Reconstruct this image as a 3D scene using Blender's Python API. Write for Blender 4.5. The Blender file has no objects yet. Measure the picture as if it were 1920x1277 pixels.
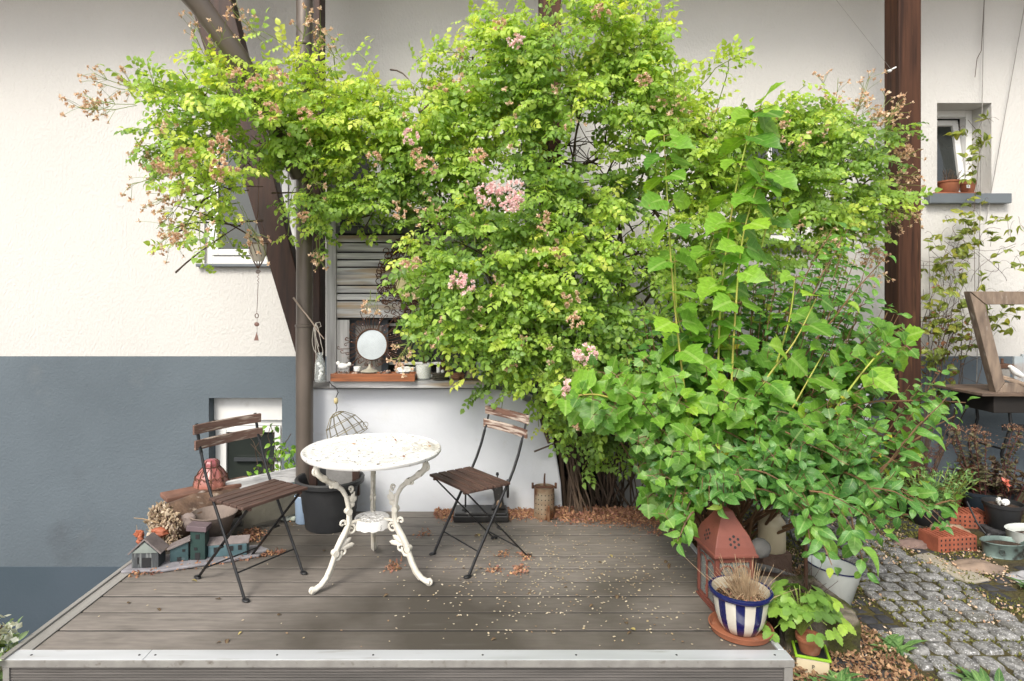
import bpy, math, random
import numpy as np
from mathutils import Vector, Matrix, noise as mnoise
random.seed(7); rng = np.random.default_rng(7)
S = bpy.context.scene
R = math.radians
# ---------------------------------------------------------------- camera
F, CX, CY, H = 1150.0, 903.0, 560.0, 1.42
cam = bpy.data.objects.new('camera', bpy.data.cameras.new('camera'))
S.collection.objects.link(cam); S.camera = cam
cam.location = (0, 0, H); cam.rotation_euler = (R(90), 0, 0)
cam.data.sensor_width = 36; cam.data.lens = 36 * F / 1920
cam.data.shift_x = (960 - CX) / 1920; cam.data.shift_y = (CY - 638.5) / 1920
cam.data.clip_start = .05; cam.data.clip_end = 400
# ---------------------------------------------------------------- light
SUN = Vector((-.38, -.88, .92)).normalized()
W = bpy.data.worlds.new('World'); S.world = W; W.use_nodes = True
nt = W.node_tree; nt.nodes.clear()
sky = nt.nodes.new('ShaderNodeTexSky'); sky.sky_type = 'NISHITA'; sky.sun_disc = False
sky.sun_elevation = math.asin(SUN.z); sky.sun_rotation = math.atan2(SUN.x, SUN.y)
sky.dust_density = 4; sky.air_density = 1.0; sky.ozone_density = 1
hs = nt.nodes.new('ShaderNodeHueSaturation'); hs.inputs['Saturation'].default_value = .30
bg = nt.nodes.new('ShaderNodeBackground'); bg.inputs[1].default_value = .15
wo = nt.nodes.new('ShaderNodeOutputWorld')
nt.links.new(sky.outputs[0], hs.inputs['Color']); nt.links.new(hs.outputs[0], bg.inputs[0]); nt.links.new(bg.outputs[0], wo.inputs[0])
sl = bpy.data.lights.new('sun', 'SUN'); sl.energy = 1.5; sl.angle = R(18); sl.color = (1, .93, .80)
so = bpy.data.objects.new('sun', sl); S.collection.objects.link(so)
so.rotation_euler = (-SUN).to_track_quat('-Z', 'Y').to_euler()
S.view_settings.view_transform = 'Standard'; S.view_settings.look = 'None'
S.view_settings.exposure = .72; S.view_settings.gamma = 1
S.cycles.max_bounces = 7; S.cycles.transparent_max_bounces = 8
# ---------------------------------------------------------------- helpers
def X(px, Y): return (px - CX) * Y / F
def Z(py, Y): return H - (py - CY) * Y / F
def P(px, py, Y): return Vector((X(px, Y), Y, Z(py, Y)))
def G(px, py, z=0.0):
    Y = F * (H - z) / (py - CY); return Vector((X(px, Y), Y, z))
ru = random.uniform

class MB:
    def __init__(s): s.v = []; s.f = []
    def add(s, vs, fs):
        b = len(s.v); s.v += [tuple(v) for v in vs]; s.f += [tuple(b + i for i in f) for f in fs]; return s
    def box(s, c, d, rot=None):
        hx, hy, hz = d[0]/2, d[1]/2, d[2]/2
        vs = [Vector((x*hx, y*hy, z*hz)) for z in (-1, 1) for y in (-1, 1) for x in (-1, 1)]
        if rot is not None:
            m = rot if isinstance(rot, Matrix) else Matrix.Rotation(rot, 3, 'Z'); vs = [m @ v for v in vs]
        c = Vector(c)
        return s.add([v + c for v in vs], [(0,2,3,1),(4,5,7,6),(0,1,5,4),(2,6,7,3),(0,4,6,2),(1,3,7,5)])
    def b2(s, x0, x1, y0, y1, z0, z1): return s.box(((x0+x1)/2, (y0+y1)/2, (z0+z1)/2), (x1-x0, y1-y0, z1-z0))
    def bar(s, a, b, w, t, up=(0,0,1)):
        a, b = Vector(a), Vector(b); d = b - a; L = d.length; d.normalize()
        x = d.cross(Vector(up)); 
        if x.length < 1e-4: x = d.cross(Vector((1,0,0)))
        x.normalize(); z = x.cross(d)
        m = Matrix((x, d, z)).transposed()
        return s.box((a+b)/2, (w, L, t), m)
    def prism(s, pts, y0, y1):
        n = len(pts); vs = [(p[0], y0, p[1]) for p in pts] + [(p[0], y1, p[1]) for p in pts]
        fs = [tuple(range(n)), tuple(range(2*n-1, n-1, -1))] + [(i, i+n, (i+1) % n + n, (i+1) % n) for i in range(n)]
        return s.add(vs, fs)
    def slab(s, pts, z0, z1):
        n = len(pts); vs = [(p[0], p[1], z0) for p in pts] + [(p[0], p[1], z1) for p in pts]
        fs = [tuple(range(n-1, -1, -1)), tuple(range(n, 2*n))] + [(i, (i+1) % n, (i+1) % n + n, i+n) for i in range(n)]
        return s.add(vs, fs)
    def tube(s, pts, r, n=8, flat=1.0, cap=True, ref=None):
        pts = [Vector(p) for p in pts]; m = len(pts)
        rs = r if isinstance(r, (list, tuple)) else [r]*m
        vs = []; u = None
        for i, p in enumerate(pts):
            d = (pts[min(i+1, m-1)] - pts[max(i-1, 0)])
            if d.length < 1e-9: d = Vector((0,0,1))
            d.normalize()
            if u is None:
                u = Vector(ref) if ref is not None else (Vector((0,0,1)) if abs(d.z) < .9 else Vector((1,0,0)))
            u = (u - d*u.dot(d)); 
            if u.length < 1e-6: u = d.orthogonal()
            u.normalize(); w = d.cross(u)
            for k in range(n):
                a = 2*math.pi*k/n
                vs.append(p + (u*math.cos(a) + w*math.sin(a)*flat)*rs[i])
        fs = [(i*n+k, i*n+(k+1) % n, (i+1)*n+(k+1) % n, (i+1)*n+k) for i in range(m-1) for k in range(n)]
        if cap: fs += [tuple(range(n-1, -1, -1)), tuple((m-1)*n+k for k in range(n))]
        return s.add(vs, fs)
    def lathe(s, prof, c, n=32, sx=1, sy=1, tilt=None, jit=0, close=False, cap=True):
        c = Vector(c); vs = []
        for r, z in prof:
            for k in range(n):
                a = 2*math.pi*k/n; rr = r*(1 + (ru(-jit, jit) if jit else 0))
                v = Vector((rr*math.cos(a)*sx, rr*math.sin(a)*sy, z))
                if tilt is not None: v = tilt @ v
                vs.append(v + c)
        m = len(prof)
        fs = [(i*n+k, i*n+(k+1) % n, (i+1)*n+(k+1) % n, (i+1)*n+k) for i in range(m-1) for k in range(n)]
        if cap and prof[0][0] > 1e-5: fs.append(tuple(range(n-1, -1, -1)))
        if close: fs.append(tuple((m-1)*n+k for k in range(n)))
        return s.add(vs, fs)
    def blob(s, c, r, seed=0, amp=.25, freq=2.0, n=12):
        c = Vector(c); r = Vector(r) if not isinstance(r, (int, float)) else Vector((r, r, r)); vs = []
        off = Vector((seed*3.1, seed*1.7, seed*2.3))
        for i in range(n+1):
            th = math.pi*i/n
            for k in range(2*n):
                a = math.pi*k/n
                d = Vector((math.sin(th)*math.cos(a), math.sin(th)*math.sin(a), math.cos(th)))
                q = 1 + amp*mnoise.noise(d*freq + off) + amp*.4*mnoise.noise(d*freq*3 + off)
                vs.append(c + Vector((d.x*r.x, d.y*r.y, d.z*r.z))*q)
        m = 2*n
        fs = [(i*m+k, i*m+(k+1) % m, (i+1)*m+(k+1) % m, (i+1)*m+k) for i in range(n) for k in range(m)]
        return s.add(vs, [f[::-1] for f in fs])
    def build(s, name, mat, parent=None, local=False, smooth=False, bevel=0, label=None, angle=None):
        me = bpy.data.meshes.new(name); off = Vector((0,0,0))
        if parent is not None and not local:
            q = parent
            while q is not None: off += q.location; q = q.parent
        org = Vector((0,0,0))
        if parent is None and not local and s.v:
            a = np.array(s.v); org = Vector(((a[:,0].min()+a[:,0].max())/2, (a[:,1].min()+a[:,1].max())/2, a[:,2].min())); off = org
        me.from_pydata([(v[0]-off.x, v[1]-off.y, v[2]-off.z) for v in s.v], [], s.f)
        me.validate(); me.update()
        if smooth:
            me.polygons.foreach_set('use_smooth', [True]*len(me.polygons))
            me.set_sharp_from_angle(angle=R(angle or 50))
        if mat: me.materials.append(mat)
        o = bpy.data.objects.new(name, me); S.collection.objects.link(o); o.location = org
        if parent is not None: o.parent = parent
        if bevel:
            b = o.modifiers.new('bevel', 'BEVEL'); b.width = bevel; b.segments = 2; b.limit_method = 'ANGLE'; b.angle_limit = R(40)
        if label: o['label'] = label
        return o

def tag(o, label=None, cat=None, group=None, kind=None):
    if label: o['label'] = label
    if cat: o['category'] = cat
    if group: o['group'] = group
    if kind: o['kind'] = kind
    return o
def thing(name, label, cat, loc=(0,0,0), rz=0, group=None):
    o = bpy.data.objects.new(name, None); S.collection.objects.link(o); o.empty_display_size = .1
    o.location = loc; o.rotation_euler = (0, 0, rz); return tag(o, label, cat, group)
def copy_tree(o, parent=None):
    c = o.copy(); S.collection.objects.link(c)
    if parent is not None: c.parent = parent
    for ch in list(o.children): copy_tree(ch, c)
    return c

# ---------------------------------------------------------------- materials
def M(name, c1, c2=None, rough=.7, scale=8, stretch=(1,1,1), bump=0, bscale=None, metal=0, spec=.4, detail=5,
      ramp=(.35, .65), spots=None, spots2=None, coat=0, bdist=.01, distort=0, grad=None):
    m = bpy.data.materials.new(name); m.use_nodes = True; t = m.node_tree; N = t.nodes; L = t.links
    b = N['Principled BSDF']; b.inputs['Roughness'].default_value = rough; b.inputs['Metallic'].default_value = metal
    b.inputs['Specular IOR Level'].default_value = spec; b.inputs['Coat Weight'].default_value = coat
    tc = N.new('ShaderNodeTexCoord'); mp = N.new('ShaderNodeMapping'); mp.inputs['Scale'].default_value = stretch
    L.new(tc.outputs['Object'], mp.inputs[0])
    def noise(sc, det=detail, vec=None, dist=0):
        n = N.new('ShaderNodeTexNoise'); n.inputs['Scale'].default_value = sc; n.inputs['Detail'].default_value = det
        n.inputs['Distortion'].default_value = dist
        L.new(vec or mp.outputs[0], n.inputs['Vector']); return n.outputs['Fac']
    def mr(sock, a, c):
        r = N.new('ShaderNodeMapRange'); r.inputs[1].default_value = a; r.inputs[2].default_value = c
        r.clamp = True; L.new(sock, r.inputs[0]); return r.outputs[0]
    def mix(f, a, c):
        x = N.new('ShaderNodeMix'); x.data_type = 'RGBA'; L.new(f, x.inputs[0])
        for i, q in ((6, a), (7, c)):
            if isinstance(q, tuple): x.inputs[i].default_value = (*q, 1)
            else: L.new(q, x.inputs[i])
        return x.outputs[2]
    c2 = c2 or tuple(v*.8 for v in c1)
    col = mix(mr(noise(scale, dist=distort), *ramp), c1, c2)
    for sp in (spots, spots2):
        if sp:
            cc, sc, lo, hi = sp[:4]
            vec = mp.outputs[0] if len(sp) < 5 or not sp[4] else tc.outputs['Object']
            col = mix(mr(noise(sc, 6, vec), lo, hi), col, cc)
    L.new(col, b.inputs['Base Color'])
    if bump:
        bp = N.new('ShaderNodeBump'); bp.inputs['Strength'].default_value = bump; bp.inputs['Distance'].default_value = bdist
        L.new(noise(bscale or scale*4, 6), bp.inputs['Height']); L.new(bp.outputs[0], b.inputs['Normal'])
    return m
def leafmat(name, cols, trans=.35, rough=.42, tcol=None, attr='tint', spec=.45):
    m = bpy.data.materials.new(name); m.use_nodes = True; t = m.node_tree; N = t.nodes; L = t.links
    b = N['Principled BSDF']; b.inputs['Roughness'].default_value = rough; b.inputs['Specular IOR Level'].default_value = spec
    a = N.new('ShaderNodeAttribute'); a.attribute_name = attr
    cr = N.new('ShaderNodeValToRGB'); L.new(a.outputs['Fac'], cr.inputs[0])
    e = cr.color_ramp.elements; n = len(cols)
    while len(e) < n: e.new(.5)
    for i, c in enumerate(cols): e[i].position = i/(n-1); e[i].color = (*c, 1)
    tc = N.new('ShaderNodeTexCoord'); no = N.new('ShaderNodeTexNoise'); no.inputs['Scale'].default_value = 60; no.inputs['Detail'].default_value = 3
    L.new(tc.outputs['Object'], no.inputs['Vector'])
    mr = N.new('ShaderNodeMapRange'); mr.inputs[1].default_value = .3; mr.inputs[2].default_value = .7; mr.inputs[3].default_value = .8; mr.inputs[4].default_value = 1.15
    L.new(no.outputs[0], mr.inputs[0])
    mx = N.new('ShaderNodeVectorMath'); mx.operation = 'SCALE'; L.new(cr.outputs[0], mx.inputs[0]); L.new(mr.outputs[0], mx.inputs['Scale'])
    e1 = N.new('ShaderNodeAttribute'); e1.attribute_name = 'edge'; e2 = N.new('ShaderNodeAttribute'); e2.attribute_name = 'along'
    def mth(op, a, c=None):
        q = N.new('ShaderNodeMath'); q.operation = op
        for i, z in enumerate((a, c)):
            if z is None: continue
            if isinstance(z, (int, float)): q.inputs[i].default_value = z
            else: L.new(z, q.inputs[i])
        return q.outputs[0]
    rib = mth('LESS_THAN', e1.outputs['Fac'], .09)
    vv = mth('ABSOLUTE', mth('SUBTRACT', mth('FRACT', mth('SUBTRACT', mth('MULTIPLY', e2.outputs['Fac'], 6.0), mth('MULTIPLY', e1.outputs['Fac'], 1.6))), .5))
    vn = mth('MULTIPLY', mth('LESS_THAN', vv, .07), mth('LESS_THAN', e1.outputs['Fac'], .97))
    vf = mth('MAXIMUM', mth('MULTIPLY', rib, .45), mth('MULTIPLY', vn, .22))
    vm = N.new('ShaderNodeMix'); vm.data_type = 'RGBA'; vm.blend_type = 'SCREEN'; L.new(vf, vm.inputs[0]); L.new(mx.outputs[0], vm.inputs[6]); vm.inputs[7].default_value = (.28,.34,.14,1)
    n2 = N.new('ShaderNodeTexNoise'); n2.inputs['Scale'].default_value = 34; n2.inputs['Detail'].default_value = 4; L.new(tc.outputs['Object'], n2.inputs['Vector'])
    r2 = N.new('ShaderNodeMapRange'); r2.inputs[1].default_value = .70; r2.inputs[2].default_value = .76; L.new(n2.outputs[0], r2.inputs[0])
    bm = N.new('ShaderNodeMix'); bm.data_type = 'RGBA'; L.new(r2.outputs[0], bm.inputs[0]); L.new(vm.outputs[2], bm.inputs[6]); bm.inputs[7].default_value = (.26,.17,.05,1)
    class _O: outputs = [bm.outputs[2]]
    mx = _O
    L.new(mx.outputs[0], b.inputs['Base Color'])
    if trans:
        tr = N.new('ShaderNodeBsdfTranslucent'); hv = N.new('ShaderNodeMix'); hv.data_type = 'RGBA'; hv.blend_type = 'MULTIPLY'; hv.inputs[0].default_value = 1
        L.new(mx.outputs[0], hv.inputs[6]); hv.inputs[7].default_value = (*(tcol or (1.6, 1.5, .7)), 1)
        L.new(hv.outputs[2], tr.inputs[0])
        ms = N.new('ShaderNodeMixShader'); ms.inputs[0].default_value = trans
        L.new(b.outputs[0], ms.inputs[1]); L.new(tr.outputs[0], ms.inputs[2])
        L.new(ms.outputs[0], N['Material Output'].inputs[0])
    return m
def glassmat(name, col=(.8,.85,.85), rough=.03, alpha=.25):
    m = bpy.data.materials.new(name); m.use_nodes = True; t = m.node_tree; N = t.nodes; L = t.links
    b = N['Principled BSDF']; b.inputs['Base Color'].default_value = (*col, 1); b.inputs['Roughness'].default_value = rough
    b.inputs['Alpha'].default_value = alpha; b.inputs['Specular IOR Level'].default_value = .7
    return m

m_wall = M('plaster_white', (.585,.572,.55), (.545,.533,.512), .9, .9, (1,1,.55), bump=.7, bscale=62, bdist=.010, ramp=(.3,.7))
m_plinth = M('plaster_grey', (.120,.147,.170), (.098,.121,.141), .85, 1.1, bump=.6, bscale=55, bdist=.007, spots=((.145,.16,.17), 2.6, .60, .85), spots2=((.085,.10,.115), 1.6, .62, .8))
m_plinth2 = M('plaster_dark', (.068,.092,.118), (.056,.08,.102), .85, 1.4, bump=.3, bscale=38, bdist=.008)
m_low = M('limewash', (.58,.60,.64), (.53,.55,.59), .85, 1.6, bump=.5, bscale=16, bdist=.008, spots2=((.46,.45,.42), 7, .64, .8), spots=((.52,.52,.50), 2.4, .6, .85))
m_post = M('stained_wood', (.075,.034,.020), (.032,.016,.011), .5, 3, (9,9,.5), bump=.3, bscale=30, bdist=.003, spots=((.15,.075,.035), 5, .62, .8), spots2=((.02,.012,.009), 6, .60, .8), spec=.15)
m_brace = M('dark_beam', (.052,.023,.015), (.024,.012,.009), .6, 3, (8,8,.8), bump=.3, bscale=30, bdist=.003)
m_pipe = M('brown_metal', (.155,.128,.108), (.095,.080,.068), .36, 2.2, (1,1,.7), metal=.35, bump=.08, bscale=9, spots=((.20,.16,.14), 7, .62, .8))
m_grey = M('weathered_wood', (.60,.60,.60), (.24,.24,.245), .8, 2.6, (.8,4,11), bump=.7, bscale=12, bdist=.006, spots=((.40,.28,.15), 1.0, .54, .64), spots2=((.07,.07,.07), 4, .66, .78))
m_greyv = M('weathered_wood_upright', (.48,.475,.47), (.28,.275,.27), .8, 3, (14,4,.8), bump=.45, bscale=12, bdist=.004, spots=((.42,.42,.43), 2, .58, .7))
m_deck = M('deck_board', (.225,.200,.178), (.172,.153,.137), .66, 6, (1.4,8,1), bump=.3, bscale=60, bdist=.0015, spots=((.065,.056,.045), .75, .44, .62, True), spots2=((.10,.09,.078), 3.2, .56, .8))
m_fascia = M('fascia_board', (.15,.138,.13), (.095,.088,.083), .7, 5, (.4,4,14), bump=.3, bscale=30, bdist=.002, spots=((.03,.027,.025), 3, .62, .75))
m_alu = M('aluminium', (.60,.62,.65), (.52,.54,.56), .4, 4, (.5,4,4), metal=.35, spots=((.35,.34,.32), 9, .62, .8))
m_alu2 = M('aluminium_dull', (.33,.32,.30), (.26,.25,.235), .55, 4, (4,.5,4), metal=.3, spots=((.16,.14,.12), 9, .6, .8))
m_screw = M('screw', (.05,.05,.05), None, .5, metal=.6)
m_slat = M('slat_wood', (.105,.060,.047), (.05,.029,.023), .6, 5, (1.2,14,6), bump=.35, bscale=14, bdist=.003, spots=((.20,.12,.09), 7, .62, .78))
m_slatw = M('bleached_slat_wood', (.17,.09,.065), (.10,.052,.038), .75, 6, (1.2,6,14), bump=.5, bscale=18, bdist=.004, spots=((.48,.40,.34), 5, .46, .6))
m_iron = M('black_iron', (.014,.015,.017), (.02,.02,.022), .42, 20, metal=.2, spots=((.05,.045,.04), 30, .62, .75))
m_cast = M('white_cast_iron', (.76,.755,.745), (.68,.67,.65), .5, 10, bump=.4, bscale=60, bdist=.003, spots=((.22,.20,.18), 48, .60, .68), spots2=((.36,.32,.24), 4, .56, .8))
m_castleg = M('cream_cast_iron', (.68,.65,.58), (.58,.55,.48), .5, 10, bump=.35, bscale=50, bdist=.003, spots=((.14,.12,.10), 40, .68, .75), spots2=((.48,.43,.33), 7, .58, .8))
m_bpot = M('black_plastic', (.022,.023,.025), (.03,.031,.033), .45, 8, bump=.1, bscale=50, spots=((.07,.065,.06), 6, .62, .8))
m_conc = M('concrete', (.20,.195,.19), (.17,.165,.16), .9, 10, bump=.4, bscale=60)
m_pale = M('pale_render', (.46,.44,.42), (.36,.345,.33), .9, 5, bump=.4, bscale=30)
m_terra = M('terracotta', (.34,.125,.065), (.25,.09,.048), .75, 7, bump=.2, bscale=60, spots=((.45,.28,.2), 8, .62, .8))
m_redmetal = M('oxide_red_metal', (.17,.053,.038), (.125,.040,.030), .55, 4, bump=.1, bscale=50, spots=((.12,.04,.03), 16, .64, .76))
m_rust = M('rusty_tin', (.36,.30,.22), (.22,.105,.045), .6, 9, metal=.35, bump=.4, bscale=40, spots=((.13,.05,.022), 11, .5, .66))
m_rustd = M('dark_rust', (.12,.055,.03), (.06,.03,.02), .75, 20, bump=.4, bscale=60)
m_enamel = M('white_enamel', (.68,.71,.68), (.60,.64,.61), .25, 6, spots=((.3,.27,.2), 12, .68, .8), coat=.3)
m_blue = M('blue_enamel', (.009,.013,.085), (.007,.01,.065), .18, 9, coat=.5)
m_cream = M('cream_enamel', (.60,.52,.36), (.52,.44,.30), .35, 6, coat=.2, spots=((.3,.22,.12), 9, .66, .8))
m_soil = M('soil', (.035,.022,.015), (.07,.045,.03), .95, 40, bump=.9, bscale=60, bdist=.02)
m_straw = M('dry_stems', (.42,.31,.19), (.24,.16,.095), .85, 30)
m_petal = leafmat('fallen_petals', [(.19,.065,.055), (.36,.17,.095), (.28,.11,.10), (.50,.28,.14)], .15, .8)
m_seed = leafmat('pale_seeds', [(.50,.42,.30), (.66,.58,.45), (.26,.16,.10), (.52,.42,.26)], .1, .7)
m_bark = M('bark', (.11,.075,.052), (.055,.038,.028), .9, 8, (3,3,1), bump=.8, bscale=20, bdist=.01)
m_twig = M('green_stem', (.20,.27,.05), (.16,.20,.05), .6, 9)
m_shoot = M('pale_green_shoot', (.30,.42,.05), (.35,.30,.07), .5, 3)
m_redstem = M('reddish_stem', (.20,.11,.055), (.13,.075,.04), .6, 9)
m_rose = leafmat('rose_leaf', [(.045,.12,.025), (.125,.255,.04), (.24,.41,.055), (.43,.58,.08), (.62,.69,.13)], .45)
m_vib = leafmat('lobed_leaf', [(.04,.12,.02), (.09,.23,.028), (.18,.37,.038), (.34,.54,.045)], .38)
m_ova = leafmat('ovate_leaf', [(.03,.105,.025), (.065,.19,.04), (.115,.28,.055), (.22,.41,.06), (.60,.50,.05)], .34, rough=.42, spec=.4)
m_clem = leafmat('clematis_leaf', [(.16,.055,.02), (.10,.14,.02), (.17,.22,.03), (.33,.33,.04)], .3)
m_pink = leafmat('rose_petal', [(.86,.50,.52), (.94,.73,.72), (.95,.87,.85)], .4, .7, (1.1,1,1))
m_dry = leafmat('dried_rose_petal', [(.52,.31,.19), (.75,.52,.36), (.85,.70,.53)], .32, .8, (1.1,1,.9))
m_moss = M('moss', (.075,.085,.012), (.035,.045,.008), .95, 20, bump=1, bscale=70, bdist=.02)
m_white = M('white_frame', (.74,.74,.73), (.66,.66,.65), .35, 3, spots=((.5,.48,.44), 6, .65, .85))
m_sill = M('sill_metal', (.15,.17,.185), (.12,.135,.15), .4, 3, metal=.2)
m_dark = M('dark_interior', (.012,.013,.014), (.018,.018,.02), .6, 3)
m_pane = M('window_pane', (.02,.024,.024), (.035,.042,.036), .05, 2, spec=.8)
m_curtain = M('curtain', (.42,.42,.42), (.30,.30,.30), .9, 2, (20,20,1))
m_glass = glassmat('clear_glass')
m_mirror = M('mirror_glass', (.36,.385,.385), (.28,.30,.30), .2, 5, metal=.85)

# leaf templates : (verts, faces)
def T_ovate(w=.5, curl=.12, fold=.10, nseg=5):
    v = []; f = []
    for i in range(nseg+1):
        t = i/nseg; hw = w*.5*math.sin(math.pi*t**.80)**.85 if 0 < t < 1 else .0
        z = -curl*t*t*1.3 + .06*math.sin(t*3)
        v += [(-hw, t, z + fold*hw*2), (0, t, z), (hw, t, z + fold*hw*2)]
    for i in range(nseg):
        a = 3*i; f += [(a, a+1, a+4, a+3), (a+1, a+2, a+5, a+4)]
    return np.array(v), f
def T_outline(pts, curl=.1, fold=.08, ctr=.35):
    # pts: right half outline from base to tip (x,y); mirrored fan about the midrib
    v = []; f = []
    n = len(pts)
    for x, y in pts: v.append((x, y, -curl*y*y + fold*x*1.4 - .25*x*x))
    for x, y in pts: v.append((-x, y, -curl*y*y + fold*x*1.4 - .25*x*x))
    rib = [(0, t*pts[-1][1], -curl*(t*pts[-1][1])**2) for t in np.linspace(0, 1, n)]
    v += rib
    for i in range(n-1):
        f += [(2*n+i, i, i+1, 2*n+i+1), (n+i, 2*n+i, 2*n+i+1, n+i+1)]
    return np.array(v), f
def twist(t, a, b):
    v, f = t; v = v.copy(); an = a*v[:,1]; x, z = v[:,0].copy(), v[:,2].copy(); v[:,0] = x*np.cos(an)-z*np.sin(an) + b*v[:,1]**2; v[:,2] = x*np.sin(an)+z*np.cos(an); return v, f
T_OV = T_ovate(.56, .22, .14)
T_OVS = [T_OV, twist(T_ovate(.50, .38, .22), .5, .08), twist(T_ovate(.62, .10, .08), -.4, -.08), twist(T_ovate(.54, .30, .30), -.8, .05)]
T_LOBE = T_outline([(0,0), (.20,-.06), (.36,.02), (.44,.16), (.60,.34), (.50,.40), (.38,.45), (.43,.55), (.33,.62), (.29,.76), (.14,.84), (0,1.0)], .25, .18)
T_LOBES = [T_LOBE, twist(T_LOBE, .5, .1), twist((T_LOBE[0]*np.array([.88,1,1.6]), T_LOBE[1]), -.6, -.08), twist((T_LOBE[0]*np.array([1.1,.92,.3]), T_LOBE[1]), .2, 0)]
T_SERR = T_outline([(0,0), (.18,.08), (.22,.2), (.33,.25), (.31,.38), (.40,.45), (.34,.56), (.36,.68), (.24,.74), (.22,.86), (.10,.9), (0,1)], .2, .2)
T_PETAL = T_ovate(.8, .35, -.25, 2)
T_NARROW = T_ovate(.30, .25, .2, 4)
def merge(items):
    v = []; f = []; b = 0
    for (tv, tf), m, s, o in items:
        q = (tv*s) @ np.array(m).T + np.array(o); v.append(q); f += [tuple(b+i for i in x) for x in tf]; b += len(q)
    return np.vstack(v), f
def rotm(az, el=0, roll=0):
    return np.array(Matrix.Rotation(az, 3, 'Z') @ Matrix.Rotation(el, 3, 'X') @ Matrix.Rotation(roll, 3, 'Y'))
def pinnate(npair, seed):
    r = random.Random(seed); lf = T_ovate(.74, .22, .13, 3); it = []
    for k in range(npair):
        y = .22 + .62*k/npair; z = -.18*y*y
        for sd in (-1, 1):
            it.append((lf, rotm(-sd*R(r.uniform(52, 75)), R(r.uniform(-22, 6)), R(r.uniform(-15, 15))), r.uniform(.27, .36), (0, y + r.uniform(-.02, .02), z)))
    it.append((lf, rotm(r.uniform(-.2, .2), R(-14)), .38, (0, .80, -.12)))
    v, f = merge(it)
    b = len(v)   # rachis
    rv = np.array([(-.008, 0, 0), (.008, 0, 0), (.006, .45, -.04), (-.006, .45, -.04), (.004, .82, -.12), (-.004, .82, -.12)])
    return np.vstack([v, rv]), f + [(b, b+1, b+2, b+3), (b+3, b+2, b+4, b+5)]
T_ROSE = [pinnate(2, 1), pinnate(3, 2), pinnate(3, 3), pinnate(2, 5)]
TRI = merge([(T_SERR, rotm(0, R(-8)), .62, (0, .30, 0)), (T_SERR, rotm(R(70), R(-8)), .55, (-.03, .28, 0)), (T_SERR, rotm(R(-70), R(-8)), .55, (.03, .28, 0))])

class Cloud:
    def __init__(s): s.d = []
    def add(s, tpl, pos, d, n, scale, tint):
        s.d.append((tpl, pos, d, n, scale, tint))
    def build(s, name, mat, parent, label=None):
        groups = {}
        for it in s.d: groups.setdefault(id(it[0]), []).append(it)
        V = []; LI = []; LS = []; TT = []; EE = []; AA = []; vb = 0; lb = 0
        for g in groups.values():
            tv, tf = g[0][0]; tv = np.asarray(tv); k = len(tv)
            pos = np.array([tuple(i[1]) for i in g]); d = np.array([tuple(i[2]) for i in g], float); n = np.array([tuple(i[3]) for i in g], float)
            sc = np.array([i[4] for i in g]); ti = np.array([i[5] for i in g])
            d /= np.linalg.norm(d, axis=1)[:, None] + 1e-9
            x = np.cross(d, n); ln = np.linalg.norm(x, axis=1); bad = ln < 1e-4; x[bad] = (1, 0, 0)
            x /= np.linalg.norm(x, axis=1)[:, None]; z = np.cross(x, d)
            q = (tv[None, :, 0, None]*x[:, None] + tv[None, :, 1, None]*d[:, None] + tv[None, :, 2, None]*z[:, None])*sc[:, None, None] + pos[:, None]
            V.append(q.reshape(-1, 3)); TT.append(np.repeat(ti, k)); sg_ = k < 40; hx_ = np.abs(tv[:,0]); EE.append(np.tile(hx_/(hx_.max()+1e-9) if sg_ else np.full(k, .96), len(g))); AA.append(np.tile(tv[:,1] if sg_ else np.zeros(k), len(g)))
            idx = np.concatenate([np.array(f) for f in tf]); st = np.cumsum([0]+[len(f) for f in tf])[:-1]
            N = len(g)
            LI.append((idx[None] + (np.arange(N)*k)[:, None] + vb).ravel()); LS.append((st[None] + (np.arange(N)*len(idx))[:, None] + lb).ravel())
            vb += N*k; lb += N*len(idx)
        V = np.vstack(V); LI = np.concatenate(LI); LS = np.concatenate(LS); TT = np.concatenate(TT)
        off = Vector((0,0,0)); q = parent
        while q is not None: off += q.location; q = q.parent
        if parent is None: off = Vector(V.mean(axis=0)); off.z = float(V[:,2].min())
        me = bpy.data.meshes.new(name)
        me.vertices.add(len(V)); me.vertices.foreach_set('co', (V - np.array(off)).astype(np.float32).ravel())
        me.loops.add(len(LI)); me.loops.foreach_set('vertex_index', LI.astype(np.int32))
        me.polygons.add(len(LS)); me.polygons.foreach_set('loop_start', LS.astype(np.int32))
        me.update(calc_edges=True); me.validate()
        me.polygons.foreach_set('use_smooth', [True]*len(me.polygons))
        at = me.attributes.new('tint', 'FLOAT', 'POINT'); at.data.foreach_set('value', TT.astype(np.float32))
        for nm_, ar_ in (('edge', EE), ('along', AA)): me.attributes.new(nm_, 'FLOAT', 'POINT').data.foreach_set('value', np.concatenate(ar_).astype(np.float32))
        me.materials.append(mat)
        o = bpy.data.objects.new(name, me); S.collection.objects.link(o)
        if parent is not None: o.parent = parent
        else: o.location = off
        if label: o['label'] = label
        return o
def rdir(bias=(0,0,0), s=1.0):
    v = Vector((random.gauss(0, 1), random.gauss(0, 1), random.gauss(0, 1))).normalized()*s + Vector(bias)
    return v.normalized()
def arc(a, b, sag=(0,0,0), n=8, wob=0):
    a, b, sag = Vector(a), Vector(b), Vector(sag); o = []
    for i in range(n+1):
        t = i/n; p = a.lerp(b, t) + sag*(4*t*(1-t))
        if wob and 0 < i < n: p += Vector((ru(-wob, wob), ru(-wob, wob), ru(-wob, wob)))
        o.append(p)
    return o
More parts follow.
